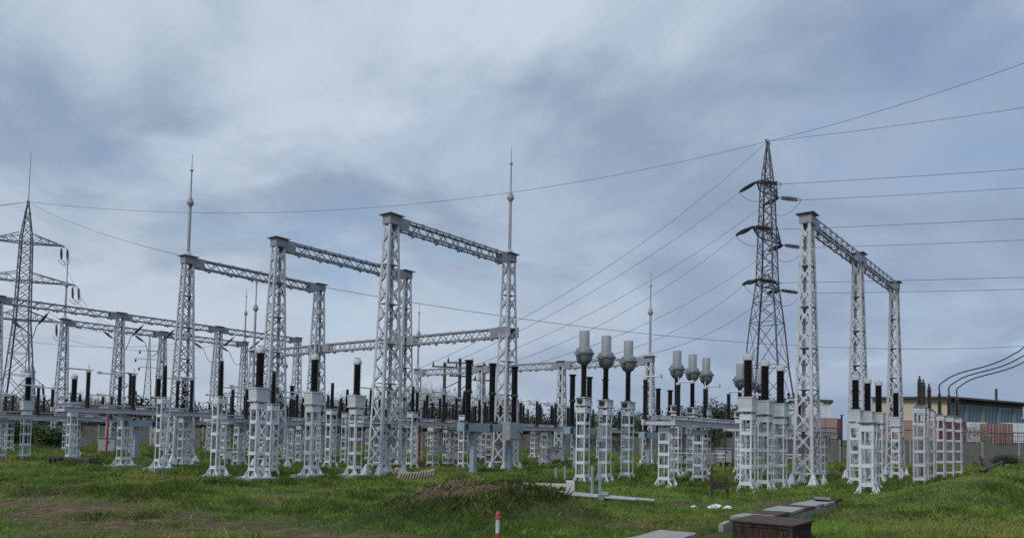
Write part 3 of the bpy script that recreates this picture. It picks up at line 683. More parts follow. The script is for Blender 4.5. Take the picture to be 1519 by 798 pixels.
# ------------------------------------------------------------------ equipment supports and insulators
def support_mesh(h, w_=.40, w2=None, levels=5, feet=True, d_=None):
    """four angle legs tied by batten plates, flared feet"""
    mb = MB(); w2 = w2 or w_; sg = [(-1, -1), (1, -1), (1, 1), (-1, 1)]; hx = w_ / 2; hy = (d_ or w_) / 2
    for sx, sy in sg: mb.angle((sx * hx, sy * hy, .03), (sx * hx, sy * hy, h), .050, .008, (-sx, 0, 0), (0, -sy, 0))
    z0 = .30
    for k in range(levels):
        z = z0 + (h - .14 - z0) * k / (levels - 1); hh = .115 if k < levels - 1 else .20
        if k == levels - 1: z -= .02
        for sx in (-1, 1):
            mb.box((sx * (hx + .006), 0, z), (.012, 2 * hy - .004, hh)); mb.box((0, sx * (hy + .006), z), (2 * hx - .004, .012, hh))
    # inner ladder strips
    mb.box((.03, hy - .02, h / 2 + .1), (.02, .015, h - .3))
    if feet:
        for sx, sy in sg:
            x, y = sx * hx, sy * hy
            mb.prism([(x, y + sy * .012, .04), (x + sx * .17, y + sy * .012, .04), (x, y + sy * .012, .30)], (0, sy * .012, 0))
            mb.prism([(x + sx * .012, y, .04), (x + sx * .012, y + sy * .17, .04), (x + sx * .012, y, .30)], (sx * .012, 0, 0))
            mb.box((x + sx * .045, y + sy * .045, .0), (.24, .24, .07))
    mb.box((0, 0, h + .012), (w2 + .05, (d_ or w2) + .05, .022))
    return mb
def insul_profile(L_, r, core=None, pitch=.052):
    core = core or r * .74; n = max(4, int(L_ / pitch)); P = [(core * 1.02, 0)]; p = L_ / n
    for i in range(n):
        z = i * p; rr = r if i % 2 == 0 else r * .92
        P += [(core, z + p * .12), (rr, z + p * .40), (rr, z + p * .50), (core, z + p * .95)]
    P.append((core * 1.02, L_)); return P
def slab(parent, w_=.95, h=.16):
    mb = MB(); mb.box((0, 0, -.19), (w_ + .12, w_ + .12, .38)); return mb.build('foundation_slab', 'conc', parent)

# -- instrument (voltage) transformer: support, tank box, insulator, cap
def make_vt(slabbed=False, capk='round'):
    o = thing('voltage_transformer', '', 'transformer', (0, 0, 0), RG); hs = 2.68
    support_mesh(hs, .40, levels=5).build('support', 'white', o)
    if slabbed: slab(o, 1.0)
    tk = MB(); tk.box((0, 0, hs + .05), (.60, .52, .05)); tk.taper((0, 0, hs + .078), (.50, .46), (.56, .50), .40); tk.box((0, 0, hs + .50), (.60, .54, .04))
    for x in (-.2, 0, .2): tk.box((x, -.255, hs + .16), (.03, .03, .03))
    to = tk.build('tank', 'tank', o)
    tb = MB(); tb.box((.33, -.05, hs + .28), (.10, .22, .24)); tb.box((.39, -.05, hs + .28), (.014, .18, .20)); tb.build('terminal_box', 'cab', to)
    mb = MB(); z0 = hs + .523
    mb.lathe([(.15, 0), (.15, .06)], (0, 0, z0), 20); mb.lathe(insul_profile(1.18, .160, .120), (0, 0, z0 + .06), 20); mb.build('insulator', 'porc', o, True)
    z1 = z0 + 1.243; c = MB()
    if capk == 'round': c.lathe([(.155, 0), (.16, .03), (.16, .13), (.145, .19), (.05, .215), (.045, .29), (.0451, .30)], (0, 0, z1), 20)
    else: c.lathe([(.16, 0), (.165, .02), (.165, .19), (.12, .21)], (0, 0, z1), 20)
    for a in range(6): c.box((.165 * math.cos(a * 1.047), .165 * math.sin(a * 1.047), z1 + .05), (.03, .03, .07))
    c.box((0, 0, z1 + .25), (.30, .03, .04)); c.build('cap', 'cap', o, True)
    return o
VT_slab = make_vt(True); VT_plain = make_vt(False, 'flat')
VT_L = [ # label, u, v, proto
 (16.45, 24.2, 'grey-capped voltage transformer on a lattice support, tallest looking in the middle-left front row', 0),
 (19.1, 24.5, 'grey-capped voltage transformer in front of the second portal right column', 0),
 (21.0, 24.2, 'grey-capped voltage transformer standing just left of the front portal column', 0)]
VT_R = [
 (25.6, 9.7, 'white-tanked voltage transformer, leftmost and nearest of the three left of the right gantry', 1),
 (27.65, 9.85, 'white-tanked voltage transformer, middle of the three left of the right gantry', 1),
 (29.6, 9.95, 'white-tanked voltage transformer, right one of the three, beside the near right gantry column', 1)]
VT_RR = [
 (34.7, 8.5, 'grey voltage transformer in front of the middle right gantry column, leftmost of its trio', 1),
 (36.95, 8.55, 'grey voltage transformer between two right gantry columns, middle of its trio', 1),
 (38.8, 8.5, 'grey voltage transformer, right one of the trio before the cream wall', 1)]
VT_X = [
 (44.2, 8.85, 'grey voltage transformer alone in front of the far right gantry column', 1)]
VT_LL = [
 (14.9, 46.0, 'grey voltage transformer cut by the left edge', 1), (17.0, 46.0, 'grey voltage transformer in front of the left pylon foot', 1), (18.75, 44.6, 'grey voltage transformer just right of the lightning-rod column', 1)]
used = set()
for lst, grp in ((VT_L, 'voltage transformers in the middle-left front row'), (VT_R, 'voltage transformers left of the right gantry'), (VT_RR, 'voltage transformers under the right gantry'), (VT_X, None), (VT_LL, 'voltage transformers at the far left')):
    for u, v, lab, k in lst:
        pr = (VT_slab, VT_plain)[k]; x, y, _ = g(u, v); place(pr, k not in used, lab, (x, y, zs(x, y) + (.02 if k else .17)), RG, grp); used.add(k)

# -- post insulator on its support
def make_post(slabbed=False):
    o = thing('post_insulator', '', 'insulator', (0, 0, 0), RG); hs = 2.86
    support_mesh(hs, .38, levels=5).build('support', 'white', o)
    if slabbed: slab(o, .9, .1)
    mb = MB(); mb.lathe([(.11, 0), (.11, .04)], (0, 0, hs + .026), 16); mb.lathe([(r * (1.06 - .22 * z / 1.2), z) for r, z in insul_profile(1.2, .115, .075, .06)], (0, 0, hs + .066), 16); mb.build('insulator', 'porc', o, True)
    c = MB(); c.lathe([(.075, 0), (.075, .05)], (0, 0, hs + 1.268), 12); c.build('top_fitting', 'dark', o, True)
    return o
PA = make_post(True); PB = make_post(False); used = set()
for u, v, lab, k in [
 (16.45, 30.8, 'post insulator on a white lattice support in front of the leftmost tall portal', 0),
 (15.85, 25.7, 'post insulator on a white lattice support, nearest and largest of the left-hand ones', 0),
 (18.6, 26.4, 'post insulator half hidden behind the largest front voltage transformer', 1),
 (20.6, 26.5, 'post insulator half hidden behind the second front voltage transformer', 1),
 (24.9, 30.5, 'post insulator standing alone behind the gap of the front transformer row', 1),
 (28.4, 33.5, 'post insulator seen inside the second portal', 1), (28.0, 28.0, 'post insulator seen through the front portal left column', 1),
 (31.5, 27.6, 'post insulator just left of the three-pole breaker', 1)]:
    pr = (PA, PB)[k]; x, y, _ = g(u, v); place(pr, k not in used, lab, (x, y, zs(x, y) + (.02 if k else .16)), RG, 'post insulators on lattice supports'); used.add(k)

# -- current transformer with a bowl head and a dome
def make_ct():
    o = thing('current_transformer', '', 'transformer', (0, 0, 0), RG); hs = 3.02
    support_mesh(hs, .40, levels=6).build('support', 'white', o)
    b_ = MB(); b_.box((0, 0, hs + .05), (.58, .50, .05)); b_.box((0, 0, hs + .20), (.46, .42, .25)); b_.box((0, 0, hs + .345), (.56, .50, .03)); bo = b_.build('base_tank', 'tank', o)
    tb = MB(); tb.box((.30, .0, hs + .20), (.16, .30, .22)); tb.build('terminal_box', 'cab', bo)
    tb = MB(); tb.box((-.28, .0, hs + .20), (.10, .20, .16)); tb.build('drain_box', 'dark', bo)
    mb = MB(); z0 = hs + .363; mb.lathe([(.15, 0), (.15, .05)], (0, 0, z0), 20); mb.lathe(insul_profile(1.22, .128, .092), (0, 0, z0 + .05), 20); mb.build('insulator', 'porc', o, True)
    z1 = z0 + 1.272; hm = MB(); hm.lathe([(.14, 0), (.15, .03), (.23, .08), (.30, .20), (.335, .36), (.345, .43), (.385, .432), (.385, .49), (.345, .492), (.335, .56), (.29, .66), (.23, .70), (.215, .705)], (0, 0, z1), 28)
    for a in range(10): hm.box((.392 * math.cos(a * .628), .392 * math.sin(a * .628), z1 + .461), (.03, .03, .08))
    ho = hm.build('head', 'head', o, True)
    tm = MB(); tm.box((.50, 0, z1 + .40), (.26, .10, .035)); tm.box((-.50, 0, z1 + .40), (.26, .10, .035)); tm.box((.385, .05, z1 + .34), (.05, .22, .22)); tm.build('terminal', 'cap', ho)
    d = MB(); d.lathe([(.215, 0), (.215, .015), (.203, .02), (.203, .62), (.195, .645), (.16, .655)], (0, 0, z1 + .708), 28); d.build('dome', 'dome', o, True)
    return o
CT = make_ct(); fst = True
for u, v, lab in [
 (25.9, 16.45, 'dome-headed current transformer, nearest and leftmost of the front trio'), (27.5, 16.4, 'dome-headed current transformer, middle of the front trio'), (29.45, 16.45, 'dome-headed current transformer, right one of the front trio'),
 (34.2, 16.45, 'dome-headed current transformer, left one of the middle trio above the long disconnector'), (35.95, 16.45, 'dome-headed current transformer, middle one of the middle trio'), (37.7, 16.5, 'dome-headed current transformer, right one of the middle trio beside the dark evergreen'),
 (41.3, 16.1, 'dome-headed current transformer mostly hidden behind the left white-tanked voltage transformer'), (43.3, 16.3, 'dome-headed current transformer peeking between the left and middle white-tanked voltage transformers'), (45.2, 16.4, 'dome-headed current transformer almost hidden between the middle and right white-tanked voltage transformers')]:
    x, y, _ = g(u, v); place(CT, fst, lab, (x, y, zs(x, y) + .02), RG, 'dome-headed current transformers'); fst = False

# -- three-pole circuit breaker on a blue-grey frame
def make_cb():
    o = thing('circuit_breaker', '', 'breaker', (0, 0, 0), RG)
    b_ = MB(); b_.box((0, 0, 2.12), (4.5, .42, .40)); b_.box((0, -.215, 2.12), (.9, .02, .34)); bo = b_.build('frame', 'blue', o)
    for x in (-1.75, 0, 1.75):
        q = MB(); q.box((x, 0, 2.36), (.46, .46, .075)); q.box((x - .30, -.22, 2.12), (.2, .05, .28)); q.build('pole_base', 'dark', bo)
        m = MB(); m.lathe([(.16, 0), (.16, .06)], (x, 0, 2.40), 18); m.lathe(insul_profile(1.22, .150, .115), (x, 0, 2.46), 18)
        p = m.build('pole', 'porc', o, True)
        m = MB(); m.lathe([(.155, 0), (.175, .02), (.175, .13), (.155, .15)], (x, 0, 3.682), 18); m.box((x + .22, 0, 3.76), (.22, .09, .03)); m.build('flange', 'dark', p, True)
        m = MB(); m.lathe(insul_profile(1.30, .168, .135), (x, 0, 3.834), 18); m.lathe([(.17, 0), (.21, .02), (.21, .08), (.15, .09)], (x, 0, 5.136), 18); m.build('interrupter', 'porc', p, True)
    for x in (-1.3, 1.45):
        m = MB(); m.box((x, 0, .96), (.24, .24, 1.918)); m.box((x, 0, -.02), (.42, .42, .09)); m.build('leg', 'blue', o)
    m = MB(); m.box((.95, -.46, 1.98), (.80, .46, .86)); m.box((.95, -.70, 1.98), (.66, .02, .74)); co = m.build('control_cabinet', 'cab', o)
    m = MB(); m.box((1.2, -.72, 1.98), (.03, .025, .14)); m.build('handle', 'dark', co)
    return o
CB = make_cb(); fst = True
for u, v, lab in [
 (28.9, 23.55, 'three-pole circuit breaker on blue-grey posts beside the front portal right column, nearest of all'),
 (37.6, 23.5, 'three-pole circuit breaker behind the front dome-headed transformers'),
 (46.3, 23.6, 'three-pole circuit breaker behind the long disconnector, near the rod-topped far column'),
 (25.5, 48.5, 'three-pole circuit breaker at the left behind the lone tall post insulator'),
 (33.6, 47.9, 'three-pole circuit breaker far behind the tallest front voltage transformer')]:
    x, y, _ = g(u, v); place(CB, fst, lab, (x, y, zs(x, y) + .01), RG, 'circuit breakers'); fst = False

# -- disconnector: two supports, steel frame, insulator posts and swung-open arms
sup_d = support_mesh(2.20, .44, levels=5)
PD = {}
def disconnector(u, v, label, Lf=5.6, posts=((-2.0, -1), (-2.0, 1), (0, -1), (0, 1), (2.0, -1), (2.0, 1)), arms='open', sup=(-1.9, 1.9), slabbed=False, grp='disconnectors', red=False):
    x, y, _ = g(u, v); o = thing('disconnector', label, 'disconnector', (x, y, zs(x, y) + (.17 if slabbed else .02)), RG, grp); ins0 = arm0 = arm1 = None
    for sx_ in sup:
        if 'sup' not in PD: PD['sup'] = sup_d.build('support', 'white', o, loc=(sx_, 0, 0))
        else: share('support', PD['sup'], o, (sx_, 0, 0))
        if slabbed: slab_ = MB(); slab_.box((sx_, 0, -.19), (1.15, 1.15, .38)); slab_.build('foundation_slab', 'conc', o)
    fm = MB()
    for sy in (-.62, .62): fm.box((0, sy, 2.33), (Lf, .09, .20)); fm.box((0, sy * 1.1, 2.42), (Lf, .05, .02))
    for k in range(7): fm.box((-Lf / 2 + .2 + k * (Lf - .4) / 6, 0, 2.30), (.09, 1.148, .12))
    for sx_ in sup: fm.box((sx_, 0, 2.228), (.6, 1.30, .012))
    fo = fm.build('frame', 'lattice', o)
    rr = MB()
    for sy in (-.42, .48, .12): rr.tube([(-Lf / 2 + .1, sy, 2.56), (Lf / 2 - .1, sy, 2.56)], .028, 6)
    for k in range(5): rr.box((-Lf / 2 + .4 + k * (Lf - .8) / 4, .03, 2.49), (.10, 1.06, .10))
    rr.build('operating_rod', 'galv', fo)
    for (px_, sy) in posts:
        if 'ins' not in PD:
            m = MB(); m.lathe([(.13, 0), (.13, .05), (.09, .07), (.09, .22)], (0, 0, 2.435), 14); m.lathe(insul_profile(1.16, .098, .068, .06), (0, 0, 2.66), 14); m.lathe([(.085, 0), (.085, .07)], (0, 0, 3.822), 14)
            PD['ins'] = m.build('post', 'porc', o, True, loc=(px_, sy * .62, 0)); p = PD['ins']
        else: p = share('post', PD['ins'], o, (px_, sy * .62, 0))
        key = 'arm' + arms
        if key not in PD:
            m = MB(); m.box((0, 0, 3.93), (.16, .14, .07)); m.tube([(0, 0, 4.0), (-.15, 0, 4.0), (-.95, 0, 4.0)] if arms == 'open' else [(0, 0, 4.0), (0, -.3, 4.0), (0, -.60, 4.0)], .034, 8)
            m.box((-.92, 0, 4.0) if arms == 'open' else (0, -.6, 4.0), (.16, .10, .12)); m.box((.12, .02, 4.0), (.16, .10, .03)); m.tube([(0, 0, 3.95), (.0, 0, 4.22)], .02, 6)
            PD[key] = m.build('arm', 'cap', p)
            if arms != 'open' and sy < 0: PD[key].rotation_euler = (0, 0, R(180))
        else:
            a = share('arm', PD[key], p, (0, 0, 0), 0 if (arms == 'open' or sy > 0) else R(180))
    m = MB(); m.tube([(sup[-1] + .33, -.3, 1.0), (sup[-1] + .33, -.3, 2.3)], .025, 6); m.box((sup[-1] + .33, -.34, 1.0), (.34, .30, .42)); m.build('drive_box', 'cab', o)
    return o
P3 = ((-2.0, 1), (.2, 1), (2.0, 1)); P6 = ((-2.0, -1), (-2.0, 1), (0, -1), (0, 1), (2.0, -1), (2.0, 1))
disconnector(17.3, 34.3, 'disconnector on slabbed supports at the left, in front of the left portal and grey cabinet', 7.0, ((-2.6, -1), (-.7, -1), (-.7, 1), (2.0, -1), (2.0, 1)), sup=(-.7, 2.1), slabbed=True)
disconnector(17.4, 46.3, 'disconnector at the far left between the voltage transformers', 6.8, ((0, -1), (1.2, 1), (-2.2, 1)), sup=(-1.5, 2.2))
disconnector(24.8, 35.2, 'disconnector behind the largest front voltage transformer', 7.5, P6)
disconnector(28.4, 12.9, 'nearest long disconnector with tubes laid on its frame, right of the front dome-headed transformers', 6.2, ((-2.9, 1), (-.15, 1), (2.4, 1)), 'closed', sup=(-2.4, .55))
disconnector(36.0, 13.0, 'disconnector behind the white-tanked voltage transformers left of the right gantry', 5.8, ((-2.4, 1), (0, 1), (2.2, 1)), 'closed', sup=(-2.2, 1.8))
disconnector(42.4, 12.6, 'disconnector seen between the two nearer right gantry columns', 5.0, ((-2.0, 1), (0, 1), (2.0, 1)), 'closed')
disconnector(28.3, 28.6, 'disconnector crossing behind the front portal left column', 7.2, P6)
disconnector(34.3, 29.5, 'disconnector left of the nearest three-pole breaker, before the wooden poles', 5.6, P6)
disconnector(36.4, 34.0, 'disconnector behind the wooden-pole view in the middle distance', 5.6, P6, 'closed')
disconnector(38.2, 28.2, 'disconnector directly behind the nearest three-pole breaker', 5.6, P6, 'closed')
disconnector(45.2, 30.6, 'disconnector under the far gantry with a row of upright insulators', 5.6, P6)
disconnector(45.6, 36.6, 'far disconnector in the second row under the far gantry', 5.6, P6, 'closed')
disconnector(31.0, 36.5, 'disconnector seen inside the second portal opening', 5.6, P6, 'closed')
disconnector(29.5, 44.0, 'disconnector at the low crossbeam end behind the second portal', 5.6, P6)
disconnector(37.5, 42.0, 'far disconnector behind the low crossbeam, left of the front portal column', 5.6, P6)
for u_, v_, lab_ in [(33.2, 42.6, 'disconnector behind the middle front voltage transformer'), (41.6, 36.0, 'disconnector in the back rows left of the near breaker'), (41.4, 30.4, 'disconnector in the back rows right behind the near breaker'),
    (32.6, 57.0, 'disconnector in the far back row, behind the second portal left column'), (41.2, 57.0, 'disconnector in the far back row, behind the low crossbeam'), (49.5, 45.0, 'disconnector in the far back row before the wooden poles'),
    (54.0, 31.5, 'disconnector beyond the far gantry, right of its middle column'), (54.2, 38.0, 'disconnector beyond the far gantry, left of its middle column'), (23.4, 61.0, 'disconnector in the far back row at the left edge of the yard'), (52.5, 25.0, 'disconnector in the back row before the low warehouse'), (27.6, 39.6, 'disconnector between the second and the leftmost portal')]:
    disconnector(u_, v_, lab_, 6.0, P6)
disconnector(24.4, 53.0, 'far disconnector at the left behind the left breaker', 5.6, P6)
disconnector(39.0, 49.5, 'farthest disconnector in the middle distance before the wall', 5.6, P6, 'closed')

# -- bare supports and cable sealing ends at the right
fst = None
for u, v, h, lab in [(28.35, 6.55, 2.36, 'bare white lattice support with a plain top plate, nearer one at the grassy bank'), (29.75, 6.75, 2.36, 'bare white lattice support with a plain top plate, right one at the grassy bank')]:
    x, y, _ = g(u, v); o = thing('lattice_support', lab, 'support', (x, y, .02), RG, 'bare lattice supports')
    if fst is None: fst = support_mesh(h, .43, levels=4).build('frame', 'white', o)
    else: share('frame', fst, o)
    m = MB(); m.box((0, 0, h + .07), (.66, .60, .03)); m.box((-.2, 0, h + .04), (.06, .5, .04)); m.box((.2, 0, h + .04), (.06, .5, .04)); m.build('top_plate', 'tank', o)
def make_term():
    o = thing('cable_sealing_end', '', 'cable terminal', (0, 0, 0), RG); hs = 3.32
    support_mesh(hs, .52, levels=6, feet=False, d_=.46).build('support', 'lattice', o)
    m = MB(); m.lathe([(.20, 0), (.20, .03), (.14, .10)], (0, 0, hs + .024), 14); m.lathe(insul_profile(.98, .115, .07, .08), (0, 0, hs + .12), 14); m.lathe([(.07, 0), (.07, .1), (.035, .12), (.035, .24)], (0, 0, hs + 1.10), 10); m.build('bushing', 'porc2', o, True)
    return o
TM = make_term(); fst = True
for u, v, lab in [(36.6, 6.4, 'cable sealing end with brown bushing, left one of the near trio before the cream wall'), (38.6, 6.6, 'cable sealing end with brown bushing, middle one of the near trio'), (41.2, 6.8, 'cable sealing end with brown bushing, right one of the near trio'),
                  (46.6, 7.2, 'cable sealing end with brown bushing and rising cable, left one of the far trio'), (48.3, 7.0, 'cable sealing end with brown bushing and rising cable, middle one of the far trio'), (50.0, 6.85, 'cable sealing end with brown bushing and rising cable, right one of the far trio')]:
    x, y, _ = g(u, v); place(TM, fst, lab, (x, y, 0), RG, 'cable sealing ends on white lattice stands'); fst = False
# ------------------------------------------------------------------ transmission pylons
def pylon_body(mb, prof, panels, t0=.12):
    """four-legged lattice body through (z, half width) stations with X bracing"""
    sg = [(-1, -1), (1, -1), (1, 1), (-1, 1)]
    def hw(z):
        for (za, a), (zb, b_) in zip(prof[:-1], prof[1:]):
            if z <= zb: return a + (b_ - a) * (z - za) / (zb - za)
        return prof[-1][1]
    for (za, a), (zb, b_) in zip(prof[:-1], prof[1:]):
        for sx, sy in sg: mb.angle((sx * a, sy * a, za), (sx * b_, sy * b_, zb), t0 * (1.25 - .5 * za / prof[-1][0]), .02, (-sx, 0, 0), (0, -sy, 0))
    for z0, z1 in zip(panels[:-1], panels[1:]):
        a, b_ = hw(z0), hw(z1)
        for k in range(4):
            s0, s1 = sg[k], sg[(k + 1) % 4]
            p00 = Vector((s0[0] * a, s0[1] * a, z0)); p10 = Vector((s1[0] * a, s1[1] * a, z0)); p01 = Vector((s0[0] * b_, s0[1] * b_, z1)); p11 = Vector((s1[0] * b_, s1[1] * b_, z1))
            nn = Vector((s0[0] + s1[0], s0[1] + s1[1], 0)).normalized()
            mb.bar(p00, p11, t0 * .55, .02, nn); mb.bar(p10 - nn * .03, p01 - nn * .03, t0 * .55, .02, nn); mb.bar(p01 - nn * .015, p11 - nn * .015, t0 * .5, .02, nn)
def pylon_arm(mb, z, half, hw_, drop=1.0, t=.10, up=True):
    """a pair of pointed arms along x at height z"""
    for sy in (-1, 1): mb.bar((-hw_ - .02, sy * hw_, z), (hw_ + .02, sy * hw_, z), t, t)
    for s in (-1, 1):
        tip = Vector((s * half, 0, z))
        for sy in (-1, 1):
            a = Vector((s * hw_, sy * hw_, z)); b_ = Vector((s * hw_, sy * hw_, z + (drop if up else -drop)))
            mb.bar(a, tip, t, t); mb.bar(b_, tip, t * .8, t * .8)
            n = 4
            for k in range(1, n):
                p = a.lerp(tip, k / n); q = b_.lerp(tip, (k - .5) / n); q2 = b_.lerp(tip, k / n)
                mb.bar(p, q2, t * .5, t * .5); mb.bar(a.lerp(tip, (k - 1) / n), q2, t * .5, t * .5)
        for k in range(4):
            a = Vector((s * hw_, -hw_, z)).lerp(tip, k / 4); b_ = Vector((s * hw_, hw_, z)).lerp(tip, (k + 1) / 4 if k < 3 else 1)
            mb.bar(a, b_, t * .5, t * .5)
def string_mesh(p, q, double=True, r=.185):
    """tension insulator set from p to q"""
    p = Vector(p); q = Vector(q); d = (q - p); L_ = d.length; d.normalize(); sd_ = d.cross(Vector((0, 0, 1))).normalized() * (.32 if double else 0); mb = MB()
    for s in ((-1, 1) if double else (0,)):
        a = p + d * L_ * .16 + sd_ * s
        n = max(5, int(L_ * .68 / .13)); P = []
        for i in range(n): z = i * L_ * .68 / n; r_ = r * (.62 + .38 * math.sin(math.pi * (i + .5) / n)); P += [(.05, z), (r_, z + .04), (r_, z + .06), (.05, z + .10)]
        mb.lathe(P, a, 9, d); mb.tube([p, a], .03, 5); mb.tube([a + d * L_ * .68, q], .03, 5)
    return mb
def catenary(p, q, sag, n=24):
    p = Vector(p); q = Vector(q); return [p.lerp(q, i / n) - Vector((0, 0, sag * 4 * (i / n) * (1 - i / n))) for i in range(n + 1)]
def wire(name, label, p, q, sag, r=.022, group=None, m='wire', cat='wire', n=28):
    mb = MB(); mb.tube(catenary(p, q, sag, n), r, 5); return tag(mb.build(name, m), label, cat, group)

# right pylon
PRX, PRY = 24.7, 75.0
pr = thing('transmission_pylon', 'dark steel lattice pylon with three crossarms, left of the right gantry', 'pylon', (PRX, PRY, 0), RG)
mb = MB(); prof = [(0, 2.75), (9.2, 1.64), (13.4, 1.30), (17.2, .88), (26.8, .58), (31.4, .10)]
pylon_body(mb, prof, [0, 5.0, 9.2, 13.4, 15.4, 17.2, 18.8, 20.4, 22.0, 23.5, 25.0, 26.6, 28.2, 29.8, 31.4], .13); mb.build('body', 'pylon', pr)
ARM_R = [(26.6, 2.95, 'top'), (22.0, 4.1, 'middle'), (17.2, 3.05, 'lowest')]
tips = []
for z, hf, nm in ARM_R:
    m = MB(); pylon_arm(m, z, hf, .62 + (26.8 - z) * .02, .95); m.build('crossarm', 'pylon', pr)
    for s in (-1, 1): tips.append((z, hf * s, s, nm))
m = MB(); m.bar((-.7, 0, 31.38), (.7, 0, 31.38), .10, .08); m.tube([(-.6, 0, 31.4), (0, 0, 31.7), (.6, 0, 31.4)], .03, 5); m.build('peak_arm', 'pylon', pr)
def loc_pr(x, y, z): return Vector((PRX + x * UX + y * VX, PRY + x * UY + y * VY, z))
def inv(o, p):   # world point to the frame of an unparented thing
    return Matrix.LocRotScale(o.location, o.rotation_euler, None).inverted() @ Vector(p)
# left side wires land on the far gantry, right side wires run off to the right
land = [g(47.2, 44.6, 7.3), g(47.2, 41.0, 7.3), g(47.2, 37.6, 7.3), g(47.2, 34.6, 7.3), g(47.2, 30.8, 7.3), g(47.2, 27.6, 7.3)]
away = Vector((21.3, -7.4, 0)).normalized()
for i, (z, x, s, nm) in enumerate(tips):
    tip = loc_pr(x, 0, z); side = 'near end' if s < 0 else 'far end'
    tgt = Vector(land[i]); d = (tgt - tip); d.z *= 1.05; e1 = tip + d.normalized() * 2.3
    string_mesh(inv(pr, tip), inv(pr, e1)).build('insulator_string', 'dark', pr)
    wire('power_line', f'conductor from the right pylon, {nm} arm, {side}, down left to the gantry', e1, tgt, 1.2, .017, 'lines from the right pylon to the far gantry')
    far = tip + away * 120 + Vector((0, 0, -.4)); d2 = away + Vector((0, 0, -.20)); e2 = tip + d2.normalized() * 2.3
    string_mesh(inv(pr, tip), inv(pr, e2)).build('insulator_string', 'dark', pr)
    wire('power_line', f'conductor from the right pylon, {nm} arm, {side}, off to the right edge', e2, far + Vector((0, 0, 2.2)), 1.5, .021, 'lines running right from the right pylon')
    mb = MB(); mb.tube(catenary(inv(pr, e1), inv(pr, e2), 1.25, 12), .022, 5); mb.build('jumper_loop', 'wire', pr)
apex = loc_pr(0, 0, 31.45)
wire('shield_wire', 'upper of two thin shield wires rising from the right pylon peak to the right edge', apex, (52.5, 33.0, 32.0), 1.6, .02)
wire('shield_wire', 'lower of two thin shield wires running from the right pylon peak to the right edge', apex, (90, 38, 33.0), 1.5, .02)
wire('shield_wire', 'thin shield wire dropping from the right pylon peak left to the low crossbeam', apex, g(47.2, 46.6, 7.5), 2.0, .018)

# left pylon
PLX, PLY = -54.2, 85.0
pl_rz = R(22)
pl = thing('transmission_pylon', 'grey lattice pylon with three crossarms and a top rod at the left edge', 'pylon', (PLX, PLY, 0), pl_rz)
mb = MB(); prof = [(0, 2.0), (7.6, 1.22), (13.6, .78), (22.8, .58), (27.0, .10)]
pylon_body(mb, prof, [0, 4.0, 7.6, 10.0, 12.0, 13.6, 14.8, 16.0, 17.2, 18.3, 19.4, 20.5, 21.6, 22.8, 24.2, 25.6, 27.0], .13); mb.build('body', 'pylon2', pl)
mb = MB(); mb.tube([(0, 0, 26.9), (.0, 0, 28.6), (0, 0, 32.6)], [.06, .05, .03], 6); mb.build('lightning_rod', 'galv', pl)
def loc_pl(x, y, z): c, s = math.cos(pl_rz), math.sin(pl_rz); return Vector((PLX + x * c - y * s, PLY + x * s + y * c, z))
tl_ = []
for z, hf, nm in [(22.3, 3.7, 'top'), (18.0, 5.0, 'middle'), (13.7, 3.6, 'lowest')]:
    m = MB(); pylon_arm(m, z, hf, .62, 1.0); m.build('crossarm', 'pylon2', pl)
    for s in (-1, 1):
        tip = Vector((s * hf, 0, z)); m = string_mesh(tip, tip + Vector((.15 * s, -.3, -1.9)), True, .16); m.build('insulator_string', 'dark', pl)
        m = MB(); m.tube(catenary(tip + Vector((-.5, -.3, -1.6)), tip + Vector((.7, -.2, -1.5)), .6, 8), .03, 5); m.build('jumper_loop', 'wire', pl)
        tl_.append((loc_pl(s * hf, -.3, z - 1.7), s, nm))
for i, (p, s, nm) in enumerate(tl_):
    side = 'left end' if s < 0 else 'right end'
    wire('power_line', f'thin conductor from the left pylon, {nm} arm, {side}, down to the gantry', p, g(30.6 + i * 2.7, 72.2, 10.7), 1.0, .018, 'lines from the left pylon to the busbar gantry')
ap = loc_pl(0, 0, 26.9)
wire('shield_wire', 'long sagging shield wire strung between the peaks of the two pylons', ap, apex, 3.6, .019, n=50)
wire('shield_wire', 'thin wire from the left pylon peak to the left column of the farthest left portal', ap, g(22.5, 40.2, 11.3), .5, .016)
wire('shield_wire', 'low thin wire from the second rod-topped portal running right across to the right edge', g(31.5, 40.2, 11.2), (74, 84, 15.4), 3.2, .018, n=40)
wire('shield_wire', 'thin wire leaving the left pylon peak past the left edge, upper one', ap, (-95, 96, 28.5), 1.0, .022)
wire('shield_wire', 'thin wire leaving the left pylon peak past the left edge, lower one', ap, (-95, 82, 23.5), 1.0, .02)

